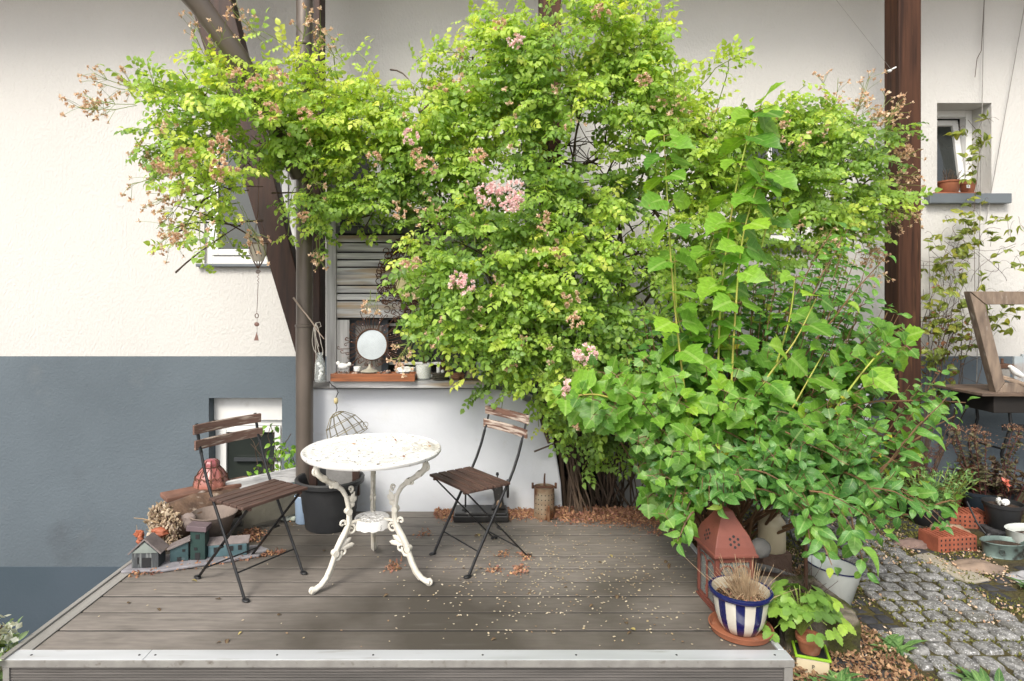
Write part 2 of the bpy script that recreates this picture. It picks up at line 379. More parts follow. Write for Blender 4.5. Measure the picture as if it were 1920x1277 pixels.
# ================================================================ STRUCTURE
ZG = -.15
WY = 5.1; ZP = Z(668, WY)                      # wall plane, top of the grey plinth
m_ground = M('earth', (.07,.055,.04), (.035,.028,.02), .95, 6, bump=.8, bscale=40, bdist=.02)
m_bed = M('garden_soil', (.055,.038,.026), (.028,.02,.014), .95, 9, bump=1, bscale=50, bdist=.03, spots=((.05,.06,.015), 3, .58, .7))
g = MB().add([(-60,-60,-1.6), (60,-60,-1.6), (60,60,-1.6), (-60,60,-1.6)], [(0,1,2,3)]).build('ground', m_ground); tag(g, kind='structure')
g = MB().slab([(-12,-12), (14,-12), (14,5.08), (1.16,5.08), (1.16,2.5), (-12,2.5)], -1.58, ZG-.02).build('garden_soil', m_bed); tag(g, kind='structure')

g = MB().slab([(-30,-40), (30,-40), (30,1.38), (-30,1.38)], ZG-.018, ZG-.004).build('added_unseen_courtyard', M('added_bounce_gravel', (.40,.38,.34), (.30,.28,.25), .9, 4, bump=.4, bscale=30)); tag(g, kind='structure')  # unseen ground behind the camera, added pale to bounce light under the foliage
# ---- house
house = thing('house', 'white rendered house wall with blue grey plinth and white framed windows', 'house', (0, WY, -1.6))
def wallgrid(x0, x1, z0, z1, holes, y, depth):
    mb = MB(); xs = sorted({x0, x1, *[h[0] for h in holes], *[h[1] for h in holes]}); zs = sorted({z0, z1, *[h[2] for h in holes], *[h[3] for h in holes]})
    for i in range(len(xs)-1):
        for j in range(len(zs)-1):
            a, b, c, d = xs[i], xs[i+1], zs[j], zs[j+1]
            if any(h[0] <= a and b <= h[1] and h[2] <= c and d <= h[3] for h in holes): continue
            mb.add([(a,y,c), (b,y,c), (b,y,d), (a,y,d)], [(0,1,2,3)])
    for a, b, c, d in holes:
        mb.add([(a,y,c), (b,y,c), (b,y,d), (a,y,d), (a,y+depth,c), (b,y+depth,c), (b,y+depth,d), (a,y+depth,d)], [(0,4,5,1), (1,5,6,2), (2,6,7,3), (3,7,4,0)])
    return mb
hl = (X(383,WY), X(552,WY), Z(494,WY), Z(252,WY))
hm = (X(1372,WY), X(1532,WY), Z(452,WY), Z(212,WY))
hr = (X(1757,WY), X(1859,WY), Z(364,WY), Z(193,WY))
hb = (X(392,WY), X(529,WY), Z(938,WY), Z(746,WY))
wallgrid(-14, 14, ZP, 7, [hl, hm, hr], WY, .26).build('wall', m_wall, house)
Zd = Z(1062, WY)
wallgrid(-14, 14, Zd, ZP, [hb], WY-.006, .24).build('plinth', m_plinth, house)
MB().b2(-14, 1.1, WY-.012, WY+.2, -1.6, Zd).build('plinth_base', m_plinth2, house)
MB().b2(-14, 14, WY+.45, WY+.5, -1.6, 7).build('rear_wall', m_dark, house)
def window(h, dep, fw=.055, sill=None, tilt=None, paneM=None, split=None, box=None):
    x0, x1, z0, z1 = h; y = WY + dep
    top = z1
    w = None; mb = MB()
    if box: top = z1 - box
    mb.b2(x0, x0+fw, y, y+.07, z0, top); mb.b2(x1-fw, x1, y, y+.07, z0, top)
    mb.b2(x0+fw, x1-fw, y, y+.07, z0, z0+fw*1.2); mb.b2(x0+fw, x1-fw, y, y+.07, top-fw, top)
    w = mb.build('window', m_white, house, bevel=.004)
    s = MB(); a0, a1, b0, b1 = x0+fw+.004, x1-fw-.004, z0+fw*1.2+.004, top-fw-.004
    sw = .05
    s.b2(a0, a0+sw, y-.015, y+.04, b0, b1); s.b2(a1-sw, a1, y-.015, y+.04, b0, b1); s.b2(a0+sw, a1-sw, y-.015, y+.04, b0, b0+sw); s.b2(a0+sw, a1-sw, y-.015, y+.04, b1-sw, b1)
    if split: s.b2((a0+a1)/2-.02, (a0+a1)/2+.02, y-.015, y+.04, b0+sw, b1-sw)
    rot = None
    so_ = s.build('sash', m_white, w, bevel=.004)
    p = MB().b2(a0+sw, a1-sw, y+.01, y+.018, b0+sw, b1-sw).build('pane', paneM or m_pane, w)
    if tilt:
        # the sash leans inward from its sill
        for o in (so_, p):
            piv = Vector(((a0+a1)/2, y+.02, b0)) - Vector(w.location) - Vector(house.location)
            o.data.transform(Matrix.Translation(piv) @ Matrix.Rotation(R(-tilt), 4, 'X') @ Matrix.Translation(-piv))
    if sill:
        MB().b2(x0-sill[0], x1+sill[0], WY-sill[1], WY+dep, z0-sill[2], z0-.004).build('sill', m_sill, w, bevel=.004)
    if box:
        MB().b2(x0, x1, y-.03, y+.12, top+.006, z1-.002).build('shutter_box', m_white, w, bevel=.004)
    return w
w1 = window(hl, .03, sill=(.05,.05,.03))
MB().b2(hl[0]+.13, hl[0]+.17, WY+.13, WY+.15, hl[2]+.1, hl[3]-.1).b2(hl[1]-.30, hl[1]-.13, WY+.13, WY+.15, hl[2]+.1, hl[3]-.1).build('curtain', m_curtain, w1)
w2 = window(hm, .10, sill=(.05,.06,.05), split=True)
MB().b2(hm[0]+.10, hm[1]-.12, WY+.28, WY+.29, hm[2]+.3, hm[3]-.1).build('curtain', m_curtain, w2)
w3 = window(hr, .20, sill=(.11,.07,.085), tilt=9)
cu = MB()
for k in range(7): cu.box((hr[0]+.12+.032*k, WY+.33+.01*(k % 2), (hr[2]+hr[3])/2), (.034,.012,hr[3]-hr[2]-.12), R(12*(-1)**k))
cu.build('curtain', m_curtain, w3)
w4 = window(hb, .12, fw=.045, box=.21)
MB().b2(hb[0]+.17, hb[1]-.05, WY+.09, WY+.104, hb[2]+.30, hb[2]+.33).build('transom', M('dark_bar', (.04,.045,.05), None, .5), w4)

# ---- balcony with posts and brace
balc = thing('balcony', 'brown timber balcony on square posts with a slanting brace before the house', 'balcony', (0, 4.5, 4.25))
mb = MB()
for k in range(60): mb.b2(-7+.24*k, -7+.24*k+.232, 4.05, 5.08, 4.52, 4.56)
mb.build('floor_boards', M('pine_boards', (.80,.50,.13), (.70,.42,.10), .6, 3, (8,1,1)), balc)
mb = MB()
for yy in (4.13, 4.48, 4.9): mb.b2(-7, 7.4, yy-.05, yy+.05, 4.36, 4.515)
mb.build('beam', M('pine_beam', (.50,.33,.13), (.40,.26,.10), .6, 3, (.5,6,6)), balc, bevel=.006)
XR = X(1685,4.4)
pz = Z(728,4.1)
MB().b2(-1.322, -1.16, 4.4, 4.56, pz+.003, 4.35).build('post', m_brace, balc, bevel=.006)
MB().b2(X(1013,4.4), X(1052,4.4), 4.4, 4.56, pz-.6, 4.35).build('post', m_post, balc, bevel=.006)
mb = MB().b2(XR, XR+.163, 4.4, 4.56, ZG-.02, 4.35)
mb.build('post', m_post, balc, bevel=.006)
mb = MB().prism([(X(554,4.42),Z(662,4.42)), (X(580,4.42),Z(662,4.42)), (X(582,4.42),Z(620,4.42)), (X(433,4.42),Z(0,4.42)), (X(404,4.42),Z(-118,4.42)), (X(320,4.42),Z(-118,4.42)), (X(355,4.42),Z(0,4.42))], 4.42, 4.55)
mb.build('brace', m_brace, balc, bevel=.006)

# ---- low white wall
lw = [(X(555,4.1), 0), (X(1058,4.1), 0), (X(1052,4.1), Z(905,4.1)), (X(1043,4.1), Z(850,4.1)), (X(1032,4.1), Z(806,4.1)), (X(1012,4.1), Z(768,4.1)), (X(968,4.1), Z(742,4.1)), (X(930,4.1), Z(729,4.1)), (X(555,4.1), Z(729,4.1))]
lw = [(x, z if z > 0 else -.15) for x, z in lw]
mb = MB().prism(lw, 4.1, 4.72)
o = mb.build('low_wall', m_low, bevel=.012); tag(o, 'low limewashed white wall behind the table, with a shelf on its top', 'wall')
MB().b2(X(556,4.1), X(930,4.1), 4.085, 4.72, Z(729,4.1)+.003, Z(729,4.1)+.012).build('wall_cap', m_conc, o, bevel=.002)
# pale rendered blocks and steps behind the rose
o = MB().prism([(X(1190,4.75), Z(690,4.75)), (X(1400,4.75), Z(900,4.75)), (X(1400,4.75), ZG), (X(1180,4.75), ZG)], 4.75, 5.0).build('stair_cheek', m_pale, bevel=.01)
tag(o, 'sloping pale grey stair cheek half hidden behind the rose stems', 'wall')
MB().bar((X(1180,4.70), 4.70, Z(690,4.70)), (X(1300,4.70), 4.70, Z(812,4.70)), .05, .10).build('string_board', M('grey_paint', (.14,.16,.18), None, .6), o)
o = MB().b2(X(1135,4.5), X(1300,4.5), 4.5, 4.62, ZG, Z(850,4.5)).build('retaining_block', m_pale, bevel=.012)
tag(o, 'pale rendered block low down behind the thorny rose stems', 'block')
o = MB().b2(1.0, 3.3, 4.86, 4.93, ZG, ZG+.10).build('grey_kerb_pipe', m_alu2, bevel=.02); tag(o, 'dull grey kerb rail lying at the foot of the house beyond the shrub', 'rail')
# lattice screen
lt = MB()
for k in range(26): lt.b2(X(1430,4.6)+.032*k, X(1430,4.6)+.032*k+.012, 4.6, 4.608, Z(850,4.6), Z(700,4.6))
for k in range(19): lt.b2(X(1430,4.6), X(1630,4.6), 4.592, 4.6, Z(850,4.6)+.033*k, Z(850,4.6)+.033*k+.012)
o = lt.build('lattice_screen', m_alu); tag(o, 'grey square mesh screen glimpsed behind the shrub beside the timber post', 'screen')
MB().b2(X(1430,4.6), X(1440,4.6), 4.61, 4.64, ZG, Z(698,4.6)).build('post', m_alu, o); MB().b2(X(1622,4.6), X(1632,4.6), 4.61, 4.64, ZG, Z(698,4.6)).build('post', m_alu, o)

# ---- deck
deck = thing('deck', 'raised terrace deck of grey brown boards edged with aluminium trim', 'deck', (-.3, 3.2, 0))
DX0, DX1, DY0, DY1 = -1.862, 1.215, 2.475, 4.10
mb = MB(); y = DY0; k = 0
seams = [.146, .151]
while y < DY1 - .02:
    w = .151; y1 = min(y+w, DY1)
    xe = DX1
    mb.b2(DX0+.05, xe-.02, y+.0064, y1-.0064, -.028, -ru(0, .002)); y += w; k += 1
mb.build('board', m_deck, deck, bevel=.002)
mb = MB()
for k in range(1, 11): mb.b2(DX0+.055, DX1-.025, DY0+.151*k-.0062, DY0+.151*k+.0062, -.027, -.0045)
mb.build('gap_shade', m_dark, deck)  # near-black strips between the boards paint in the shade of the gaps
MB().b2(DX0+.04, DX1-.03, DY0, DY1, -.06, -.032).build('joist_layer', m_dark, deck)
mb = MB().b2(DX0-.015, X(274,2.43)-.001, 2.405, 2.474, -.002, .004).b2(X(274,2.43)+.001, DX1+.01, 2.405, 2.474, -.002, .004)
MB().b2(DX0-.015, DX1+.01, 2.3995, 2.4045, -.024, .0035).build('shaded_trim_lip', m_alu2, deck, bevel=.001)  # duller metal here paints the vertical face darker than the sky-lit top
tr = mb.build('front_trim', m_alu, deck, bevel=.0015)
for px in (60, 262, 292, 520, 700, 905, 1080, 1268, 1452): MB().lathe([(.0045, .0042), (.0045, .0052), (0, .0054)], (X(px,2.44), 2.437, 0), 10).build('screw', m_screw, tr)
MB().b2(DX0-.006, DX0+.048, 2.476, 3.62, -.002, .004).b2(DX0-.03, DX0-.007, 2.40, 3.62, -.02, .012).build('side_trim', m_alu2, deck, bevel=.002)
MB().b2(DX1-.018, DX1+.006, 2.476, 4.1, -.03, .005).build('side_trim', m_alu, deck, bevel=.002)
# grooved fascia
pr = []; z = -.030
mb = MB()
mb.b2(DX0+.012, DX1-.03, 2.414, 2.43, -.60, -.027)
for k in range(52): mb.b2(DX0+.012, DX1-.03, 2.409, 2.4139, -.034-.0108*k, -.028-.0108*k)
mb.build('fascia', m_fascia, deck)
MB().b2(DX0-.016, DX0+.010, 2.404, 2.44, -.60, -.027).build('corner_trim', m_alu2, deck, bevel=.002); MB().b2(DX1-.028, DX1+.006, 2.404, 2.44, -.60, -.027).build('corner_trim', m_alu2, deck, bevel=.002)
MB().b2(DX0-.002, DX0+.02, 2.44, 4.08, -1.57, -.03).build('side_fascia', m_fascia, deck)
MB().b2(DX0+.02, -1.25, 4.06, 4.09, -1.57, -.03).build('rear_fascia', m_fascia, deck)

# ---- paving
def stones(name, x0, x1, y0, y1, sx, sy, mat, h, jit=.012, skip=None, lean=0.0, bulge=.008):
    mb = MB(); r = 0; y = y0
    while y < y1:
        hh = sy*ru(.9, 1.1); x = x0 - ru(0, sx)
        while x < x1:
            w = sx*ru(.82, 1.18); a = max(x, x0); b = min(x+w, x1)
            if b - a > sx*.35:
                cx, cy = (a+b)/2 + lean*(y-y0), y+hh/2; gp_j = .009 if 'granite' in name else .005; hx, hy = (b-a)/2-gp_j, hh/2-gp_j
                if not (skip and skip(cx, cy)):
                    zt = ZG + h + ru(-.006, .006); n = 12; ring = []
                    tx, ty = ru(-.04, .04), ru(-.04, .04)
                    for q in range(n):
                        t = 2*math.pi*(q+.5)/n; c, s_ = math.cos(t), math.sin(t)
                        ex = abs(c)**.28*(1 if c > 0 else -1); ey = abs(s_)**.28*(1 if s_ > 0 else -1)
                        k_ = ru(.92, 1.05); ring.append((ex*hx*k_, ey*hy*k_))
                    vs = [(cx+p[0], cy+p[1], zt-h-.03) for p in ring] + [(cx+p[0]*.98, cy+p[1]*.98, zt-.010+p[0]*tx+p[1]*ty) for p in ring] + [(cx+p[0]*.90, cy+p[1]*.90, zt+p[0]*tx+p[1]*ty+ru(-.002,.002)) for p in ring] + [(cx+p[0]*.45, cy+p[1]*.45, zt+bulge*.25+ru(-.003,.003)) for p in ring] + [(cx, cy, zt+bulge*.3)]
                    fs = []
                    for l in range(3): fs += [(l*n+q, l*n+(q+1) % n, (l+1)*n+(q+1) % n, (l+1)*n+q) for q in range(n)]
                    fs += [(3*n+q, 3*n+(q+1) % n, 4*n) for q in range(n)]
                    mb.add(vs, fs)
            x += w
        y += hh
    o = mb.build(name, mat, smooth=True, angle=60); tag(o, kind='structure'); return o
m_granite = M('granite', (.26,.257,.25), (.12,.118,.115), .8, 40, bump=.7, bscale=45, bdist=.004, ramp=(.40,.60), spots=((.085,.08,.06), 3.5, .56, .72), spots2=((.55,.55,.56), 130, .58, .66))
m_basalt = M('basalt', (.055,.055,.06), (.032,.032,.036), .75, 30, bump=.6, bscale=50, bdist=.005, spots=((.10,.085,.065), 6, .60, .74))
m_mossy = M('mossy_joint', (.045,.036,.02), (.09,.075,.02), .95, 7, bump=1, bscale=60, bdist=.02, spots=((.10,.10,.02), 4, .58, .68))
o = MB().slab([(1.70,.6), (8,.6), (8,5.07), (1.70,5.07)], ZG-.019, ZG+.005).build('path_joints', m_mossy); tag(o, kind='structure')
stones('granite_path', 2.02, 2.64, 2.86, 5.02, .114, .110, m_granite, .020, lean=0)
stones('granite_path', 1.84, 2.66, 1.9, 2.85, .114, .110, m_granite, .020)
stones('basalt_edging', 1.78, 2.01, 2.86, 5.02, .085, .085, m_basalt, .008)
stones('basalt_edging', 1.36, 1.83, 1.9, 2.82, .10, .085, m_basalt, .006)
stones('basalt_edging', 2.64, 3.02, 2.3, 5.02, .095, .09, m_basalt, .008)
stones('slate_paving', 3.02, 6.0, 2.3, 3.50, .17, .13, m_basalt, .006, skip=lambda x, y: random.random() < .25)
# ---- rain pipes
pp = thing('downpipe', 'brown metal rain downpipe standing before the left timber post, with a slanting branch', 'downpipe', (X(571,3.97), 3.97, 0))
xp = X(571,3.97); rp = .055
MB().tube([(xp,3.97,.0), (xp,3.97,Z(612,3.97))], rp, 24).build('lower_pipe', m_pipe, pp, smooth=True)
MB().tube([(xp,3.97,Z(612,3.97)+.001), (xp,3.97,4.6)], rp-.0025, 24).build('upper_pipe', m_pipe, pp, smooth=True)
MB().lathe([(rp+.001,0), (rp+.005,.003), (rp+.005,.014), (rp+.001,.017)], (xp,3.97,Z(612,3.97)-.004), 24).lathe([(rp+.001,0), (rp+.004,.003), (rp+.004,.022), (rp+.001,.025)], (xp,3.97,Z(88,3.97)), 24).build('collar', m_pipe, pp, smooth=True)
MB().tube([P(330,-40,3.35), P(375,10,3.42), P(447,108,3.55), P(470,150,3.6), P(560,330,3.95)], [.060,.060,.060,.055,.052], 24).build('branch_pipe', m_pipe, pp, smooth=True)

# ---- folding chairs
def chair_parts(t, back_mat):
    sm = m_slat
    mb = MB()
    for k in range(5): mb.box((0, -.032+.056*k+.0, .438), (.385, .048, .014))
    for sx in (-1, 1): mb.box((sx*.150, .08, .424), (.014, .27, .012))
    mb.build('seat', sm, t, local=True, bevel=.003)
    for k, (y, z) in enumerate(((-.196, .762), (-.183, .686))):
        mb = MB(); n = 8
        vs = []
        for i in range(n+1):
            x = -.198 + .396*i/n; c = -.018*(1-(x/.198)**2)
            for yy, zz in ((-.007,-.024), (.007,-.024), (.007,.024), (-.007,.024)): vs.append((x, y+c+yy+.008+.012, z+zz))
        fs = [(i*4+q, i*4+(q+1)%4, (i+1)*4+(q+1)%4, (i+1)*4+q) for i in range(n) for q in range(4)] + [(3,2,1,0), (n*4, n*4+1, n*4+2, n*4+3)]
        mb.add(vs, fs); mb.build('back_slat', back_mat, t, local=True, bevel=.0025)
    for sx in (-1, 1):
        x = sx*.172
        pts = [(x, .195, .012), (x, .155, .085), (x, -.03, .395), (x, -.062, .445), (x, -.092, .50), (x, -.125, .575), (x, -.150, .65)]
        MB().tube(pts, .0085, 10, flat=.75).tube([(x,-.150,.645), (x,-.153,.66), (x,-.163,.675), (x, -.190, .79)], .0095, 8, flat=.4, ref=(1,0,0)).build('rear_upright', m_iron, t, local=True, smooth=True)
        x2 = sx*.156
        MB().bar((x2, -.195, .012), (x2, .195, .42), .006, .020, up=(1,0,0)).build('leg', m_iron, t, local=True, bevel=.002)
        mb = MB().lathe([(.003,0), (.013,.001), (.015,.006), (.012,.011), (0,.012)], (x, .207, 0), 14, sy=1.6).build('foot', m_iron, t, local=True, smooth=True)
        mb = MB().lathe([(.003,0), (.013,.001), (.015,.006), (.012,.011), (0,.012)], (x2, -.207, 0), 14, sy=1.6).build('foot', m_iron, t, local=True, smooth=True)
    for (a, b, q) in (((-.172,.137,.115), (.172,.137,.115), .004), ((-.156,-.145,.065), (.156,-.145,.065), .004), ((-.165,-.05,.424),(.165,-.05,.424), .004)):
        MB().tube([a, b], q, 8).build('stretcher', m_iron, t, local=True, smooth=True)
    mb = MB()
    for sx in (-1, 1): mb.tube([(sx*.150,0,.205), (sx*.182,0,.205)], .006, 8)
    mb.build('pivot', m_screw, t, local=True)
c1 = thing('folding_chair', 'folding bistro chair with clean dark brown back slats standing before the driftwood log', 'chair', (-1.185,3.134,0), math.atan2(-.836,-.549), 'folding chairs at the round table')
chair_parts(c1, m_slatw)
c2 = copy_tree(c1); c2.location = (-.0035,3.381,0); c2.rotation_euler[2] = math.atan2(.815,-.579)
c1['label'] = 'folding bistro chair with darker brown back slats standing before the driftwood log'
c2['label'] = 'folding bistro chair with pale flaking back slats standing before the rusty tin'
m_slatd = M('brown_back_slat', (.17,.10,.078), (.10,.058,.045), .7, 6, (1.2,6,14), bump=.5, bscale=18, bdist=.003, spots=((.42,.34,.28), 6, .54, .66))
for o in c1.children:
    if o.name.startswith('back_slat'): o.data = o.data.copy(); o.data.materials[0] = m_slatd

# ---- cast iron table
tb = thing('garden_table', 'round white cast iron table on three scrolled legs with peeling paint', 'table', (-.56,3.14,0))
Rt = .352; zt = .655
prof = [(0,zt-.012), (.30,zt-.012), (Rt-.03,zt-.020), (Rt-.006,zt-.022), (Rt,zt-.014), (Rt,zt-.004), (Rt-.006,zt+.001), (Rt-.016,zt-.001), (Rt-.024,zt-.004), (Rt-.036,zt-.002), (Rt-.045,zt+.001), (Rt-.052,zt-.001), (.20,zt-.001), (.06,zt-.001), (.045,zt-.004), (.02,zt-.004), (0,zt-.004)]
# top with its casting pattern
mb = MB().lathe(prof, (-.56,3.14,0), 96)
random.seed(3)
for ring, (rr, n) in enumerate(((.09,10), (.15,16), (.21,22), (.265,28))):
    for k in range(n):
        a = 2*math.pi*(k+ring*.37)/n; c = Vector((-.56+rr*math.cos(a), 3.14+rr*math.sin(a), zt))
        pts = []
        for q in range(9):
            t = q/8*1.45*math.pi; r_ = .020*(1-.5*q/8)
            pts.append(c + Vector((r_*math.cos(t+a), r_*math.sin(t+a), 0)))
        mb.tube(pts, .0020, 5, flat=.6)
mb.build('tabletop', m_cast, tb, smooth=True)
leg = [(.285,.635), (.302,.605), (.296,.575), (.268,.548), (.235,.525), (.200,.502), (.168,.475), (.145,.435), (.134,.385), (.131,.335), (.134,.295), (.150,.262), (.175,.225), (.195,.19), (.21,.15), (.228,.105), (.250,.062), (.278,.034), (.305,.022), (.328,.022)]
rad = [.013,.017,.018,.017,.015,.014,.014,.013,.013,.013,.014,.016,.016,.015,.014,.014,.015,.015,.016,.018]
def spiral(c, r0, turns, a0, sgn=1, n=16):
    return [(c[0] + r0*(1-.75*i/n)*math.cos(a0+sgn*turns*2*math.pi*i/n), c[1] + r0*(1-.75*i/n)*math.sin(a0+sgn*turns*2*math.pi*i/n)) for i in range(n+1)]
for az in (218.6, 339.9, 98.3):
    a = R(az); ca, sa = math.cos(a), math.sin(a)
    def w3(p, off=0): return (-.56 + p[0]*ca - off*sa, 3.14 + p[0]*sa + off*ca, p[1])
    nrm = (-sa, ca, 0)
    mb = MB().tube([w3(p) for p in leg], rad, 12, flat=.85, ref=nrm)
    # raised rib
    mb.tube([w3((p[0]-.004, p[1]-.002)) for p in leg[7:18]], [r*.45 for r in rad[7:18]], 8, flat=2.6, ref=nrm)
    for cc, r0, tr_, a0, sg in (((.300,.585),.022,1.1,1.6,-1), ((.320,.024),.020,1.2,3.1,1), ((.118,.265),.026,1.2,1.2,1), ((.165,.305),.018,1.0,3.6,-1),
                               ((.122,.470),.016,.9,4.7,-1), ((.165,.165),.020,1.0,1.2,1), ((.225,.505),.018,1.1,.5,1)):
        mb.tube([w3(p) for p in spiral(cc, r0, tr_, a0, sg)], [.0075-.003*i/16 for i in range(17)], 8)
    mb.tube([w3(p) for p in ((.138,.42),(.118,.405),(.104,.425),(.100,.452))], [.008,.007,.006,.004], 8)
    # leaf ornaments
    for base, tips in (((.190,.185), [(.145,.245),(.118,.225),(.100,.190)]), ((.135,.385), [(.100,.445),(.088,.425),(.098,.39)])):
        for tip in tips:
            m_ = ((base[0]+tip[0])/2, (base[1]+tip[1])/2)
            mb.tube([w3(base), w3(m_), w3((m_[0]*.3+tip[0]*.7, m_[1]*.3+tip[1]*.7)), w3(tip)], [.006,.014,.012,.002], 8, flat=.4, ref=(-(m_[1]-base[1]),0,0) if False else None)
    mb.tube([w3((.215,.135)), w3((.185,.135)), w3((.170,.155)), w3((.168,.17))], [.009,.008,.007,.004], 8)
    mb.box(w3((.285,.632)), (.04,.025,.008), a)
    mb.tube([w3((.134,.30)), w3((.10,.302)), w3((.07,.300))], .009, 8)
    for p in ((.208,.507),(.268,.55),(.134,.36),(.205,.17)):
        mb.tube([w3(p,-.016), w3(p,.016)], .0165, 10)
    mb.build('leg', m_castleg, tb, smooth=True)
mb = MB(); n = 64; vs = []; pr = [(.018,.297), (.02,.301), (.075,.301), (.079,.304), (.086,.304), (.090,.298), (.091,.278), (.093,.262), (.088,.262), (.083,.285), (.018,.29)]
for i, (r_, z_) in enumerate(pr):
    for k in range(n):
        a = 2*math.pi*k/n; zz = z_ - (.006*abs(math.sin(a*6)) if 7 <= i <= 8 else 0)
        vs.append((-.56+r_*math.cos(a), 3.14+r_*math.sin(a), zz))
m = len(pr); fs = [(i*n+k, i*n+(k+1)%n, ((i+1)%m)*n+(k+1)%n, ((i+1)%m)*n+k) for i in range(m) for k in range(n)]
mb.add(vs, fs)
for k in range(10):
    a = 2*math.pi*k/10; mb.tube([(-.56+.05*math.cos(a)+.012*math.cos(t), 3.14+.05*math.sin(a)+.012*math.sin(t), .302) for t in [q*.6 for q in range(9)]], .0025, 5)
mb.build('middle_shelf', m_cast, tb, smooth=True)

# ---- black tub
bp = thing('plant_tub', 'large black plastic tub behind the round table, holding a concrete block', 'plant pot', (-.95,3.845,0))
MB().lathe([(.145,0), (.150,.004), (.180,.235), (.184,.262), (.200,.268), (.212,.275), (.214,.300), (.206,.308), (.194,.306), (.188,.29), (.184,.262), (.165,.10), (0,.10)], (-.95,3.845,0), 56).build('pot', m_bpot, bp, smooth=True, angle=35)
MB().lathe([(.166,.20), (0,.204)], (-.95,3.845,0), 40).build('soil', m_soil, bp)
cb = MB().box((-.885,3.86,.305), (.175,.06,.21), R(4)).build('concrete_block', m_conc, bevel=.004); tag(cb, 'speckled grey concrete block standing in the black tub', 'block')
for px, nm in ((588,'first'), (668,'second')):
    o = MB().box((X(px,3.84), 3.84, .30), (.045,.035,.22)).build('wooden_stake', m_brace, bevel=.003)
    tag(o, 'dark wooden stake in the black tub, %s the concrete block' % ('next to the downpipe side of' if nm == 'first' else 'on the table side of'), 'stake')
# pale blue bucket behind the tub
o = MB().lathe([(.050,0), (.054,.004), (.058,.165), (.061,.170), (.058,.175), (.054,.170), (.05,.01), (0,.01)], (X(573,3.93), 3.90, 0), 28).build('small_bucket', M('pale_blue_tin', (.34,.45,.60), (.28,.38,.52), .4, 4), smooth=True)
tag(o, 'small pale blue bucket squeezed behind the black tub at the downpipe', 'bucket')
# green white stone flower
fl = thing('stone_flower', 'small whitish green stone blossom ornament lying on the deck beside the tub', 'ornament', tuple(G(545,975)))
mb = MB(); b0 = G(545,972)
for k in range(7):
    a = 2*math.pi*k/7; mb.blob(b0+Vector((.045*math.cos(a), .045*math.sin(a), .018)), (.032,.032,.02), k, .15)
mb.build('petals', M('pale_stone', (.50,.52,.47), (.36,.40,.33), .8, 20), fl, smooth=True)
MB().blob(b0+Vector((0,0,.055)), (.026,.026,.035), 3, .15).build('bud', M('green_glaze', (.30,.38,.30), None, .5), fl, smooth=True)

# ---- wire basket hanging
wb = thing('wire_basket', 'brassy wire basket hanging by a hook from the shelf above the round table', 'basket', tuple(P(640,790,3.98)))
m_wire = M('brass_wire', (.30,.26,.15), (.2,.17,.1), .4, 9, metal=.7)
mb = MB()
top = P(634,765,3.97); ax = (P(641,812,3.97)-top).normalized()
tl = Matrix.Rotation(R(-28), 3, 'Y') 
bc = P(643,800,3.96)
def bw(r_, z_, a): return bc + tl @ Vector((r_*math.cos(a), r_*math.sin(a)*.7, z_))
for r_, z_ in ((.135,-.085), (.125,-.03), (.105,.03), (.05,.085), (.02,.10)): mb.tube([bw(r_, z_, q*math.pi/16) for q in range(33)], .0022, 5)
for k in range(14):
    a = 2*math.pi*k/14; mb.tube([bw(.135,-.085,a), bw(.128,-.03,a), bw(.105,.03,a), bw(.05,.085,a), bw(.02,.10,a)], .0018, 5)
for k in range(3):
    a = 2*math.pi*k/3+.4; mb.tube([bw(.137,-.06,a) + tl @ Vector((.016*math.cos(t), 0, .016*math.sin(t))) for t in [q*.5 for q in range(14)]], .0018, 5)
mb.build('wire_cage', m_wire, wb, smooth=True)
hk = [bc + tl @ Vector((0,0,.10)), P(632,765,3.97), P(629,752,3.97), P(630,745,3.97)]
MB().tube(hk, .0025, 6).tube([P(630,745,3.97), P(634,736,3.97), P(631,728,3.97), P(622,722,3.97), P(617,715,3.975)], .003, 6).build('hook', m_iron, wb, smooth=True)
MB().lathe([(.004,0), (.013,.008), (.015,.02), (.012,.036), (.004,.042)], P(630,752,3.97)-Vector((0,0,.02)), 12).build('float', M('cork_float', (.5,.42,.22), None, .7), wb, smooth=True)

# ---- weathered wooden screen with shelf
YS = 4.22
scr = thing('garden_cabinet', 'weathered grey wooden cabinet front of horizontal planks, half buried in the climbing rose', 'cabinet', (X(800,YS), YS, Z(720,4.1)))
def rb(mb, x0, x1, y0, y1, Y, t): return mb.b2(X(x0,Y), X(x1,Y), Y, Y+t, Z(y1,Y), Z(y0,Y))
rb(MB(), 612, 630, 258, 716, YS-.02, .06).build('stile', m_greyv, scr, bevel=.003)
rb(MB(), 985, 1006, 258, 716, YS-.02, .06).build('stile', m_greyv, scr, bevel=.003)
edges = [440, 455, 473, 487, 501, 535, 550, 564, 597]
mb = MB()
for i in range(len(edges)-1):
    t = ru(.010, .018); rb(mb, 631, 984, edges[i]+1.3, edges[i+1]-1.3, YS+ru(0,.004), t)
mb.build('planks', m_grey, scr, bevel=.002)
rb(MB(), 631, 984, 436, 600, YS+.03, .01).build('backing', m_dark, scr)
rb(MB(), 629, 986, 424, 436.5, YS-.03, .08).build('rail', M('painted_rail', (.10,.105,.11), (.06,.06,.065), .6, 4), scr, bevel=.003)
rb(MB(), 631, 655, 600, 715, YS, .015).build('side_plank', m_greyv, scr, bevel=.002)
# upper glazed opening
mb = MB(); rb(mb, 631, 984, 268, 276, YS, .03); rb(mb, 631, 636, 277, 424, YS, .03); rb(mb, 715, 721, 277, 424, YS, .03); rb(mb, 845, 850, 277, 424, YS, .03)
mb.build('upper_frame', m_grey, scr, bevel=.002)
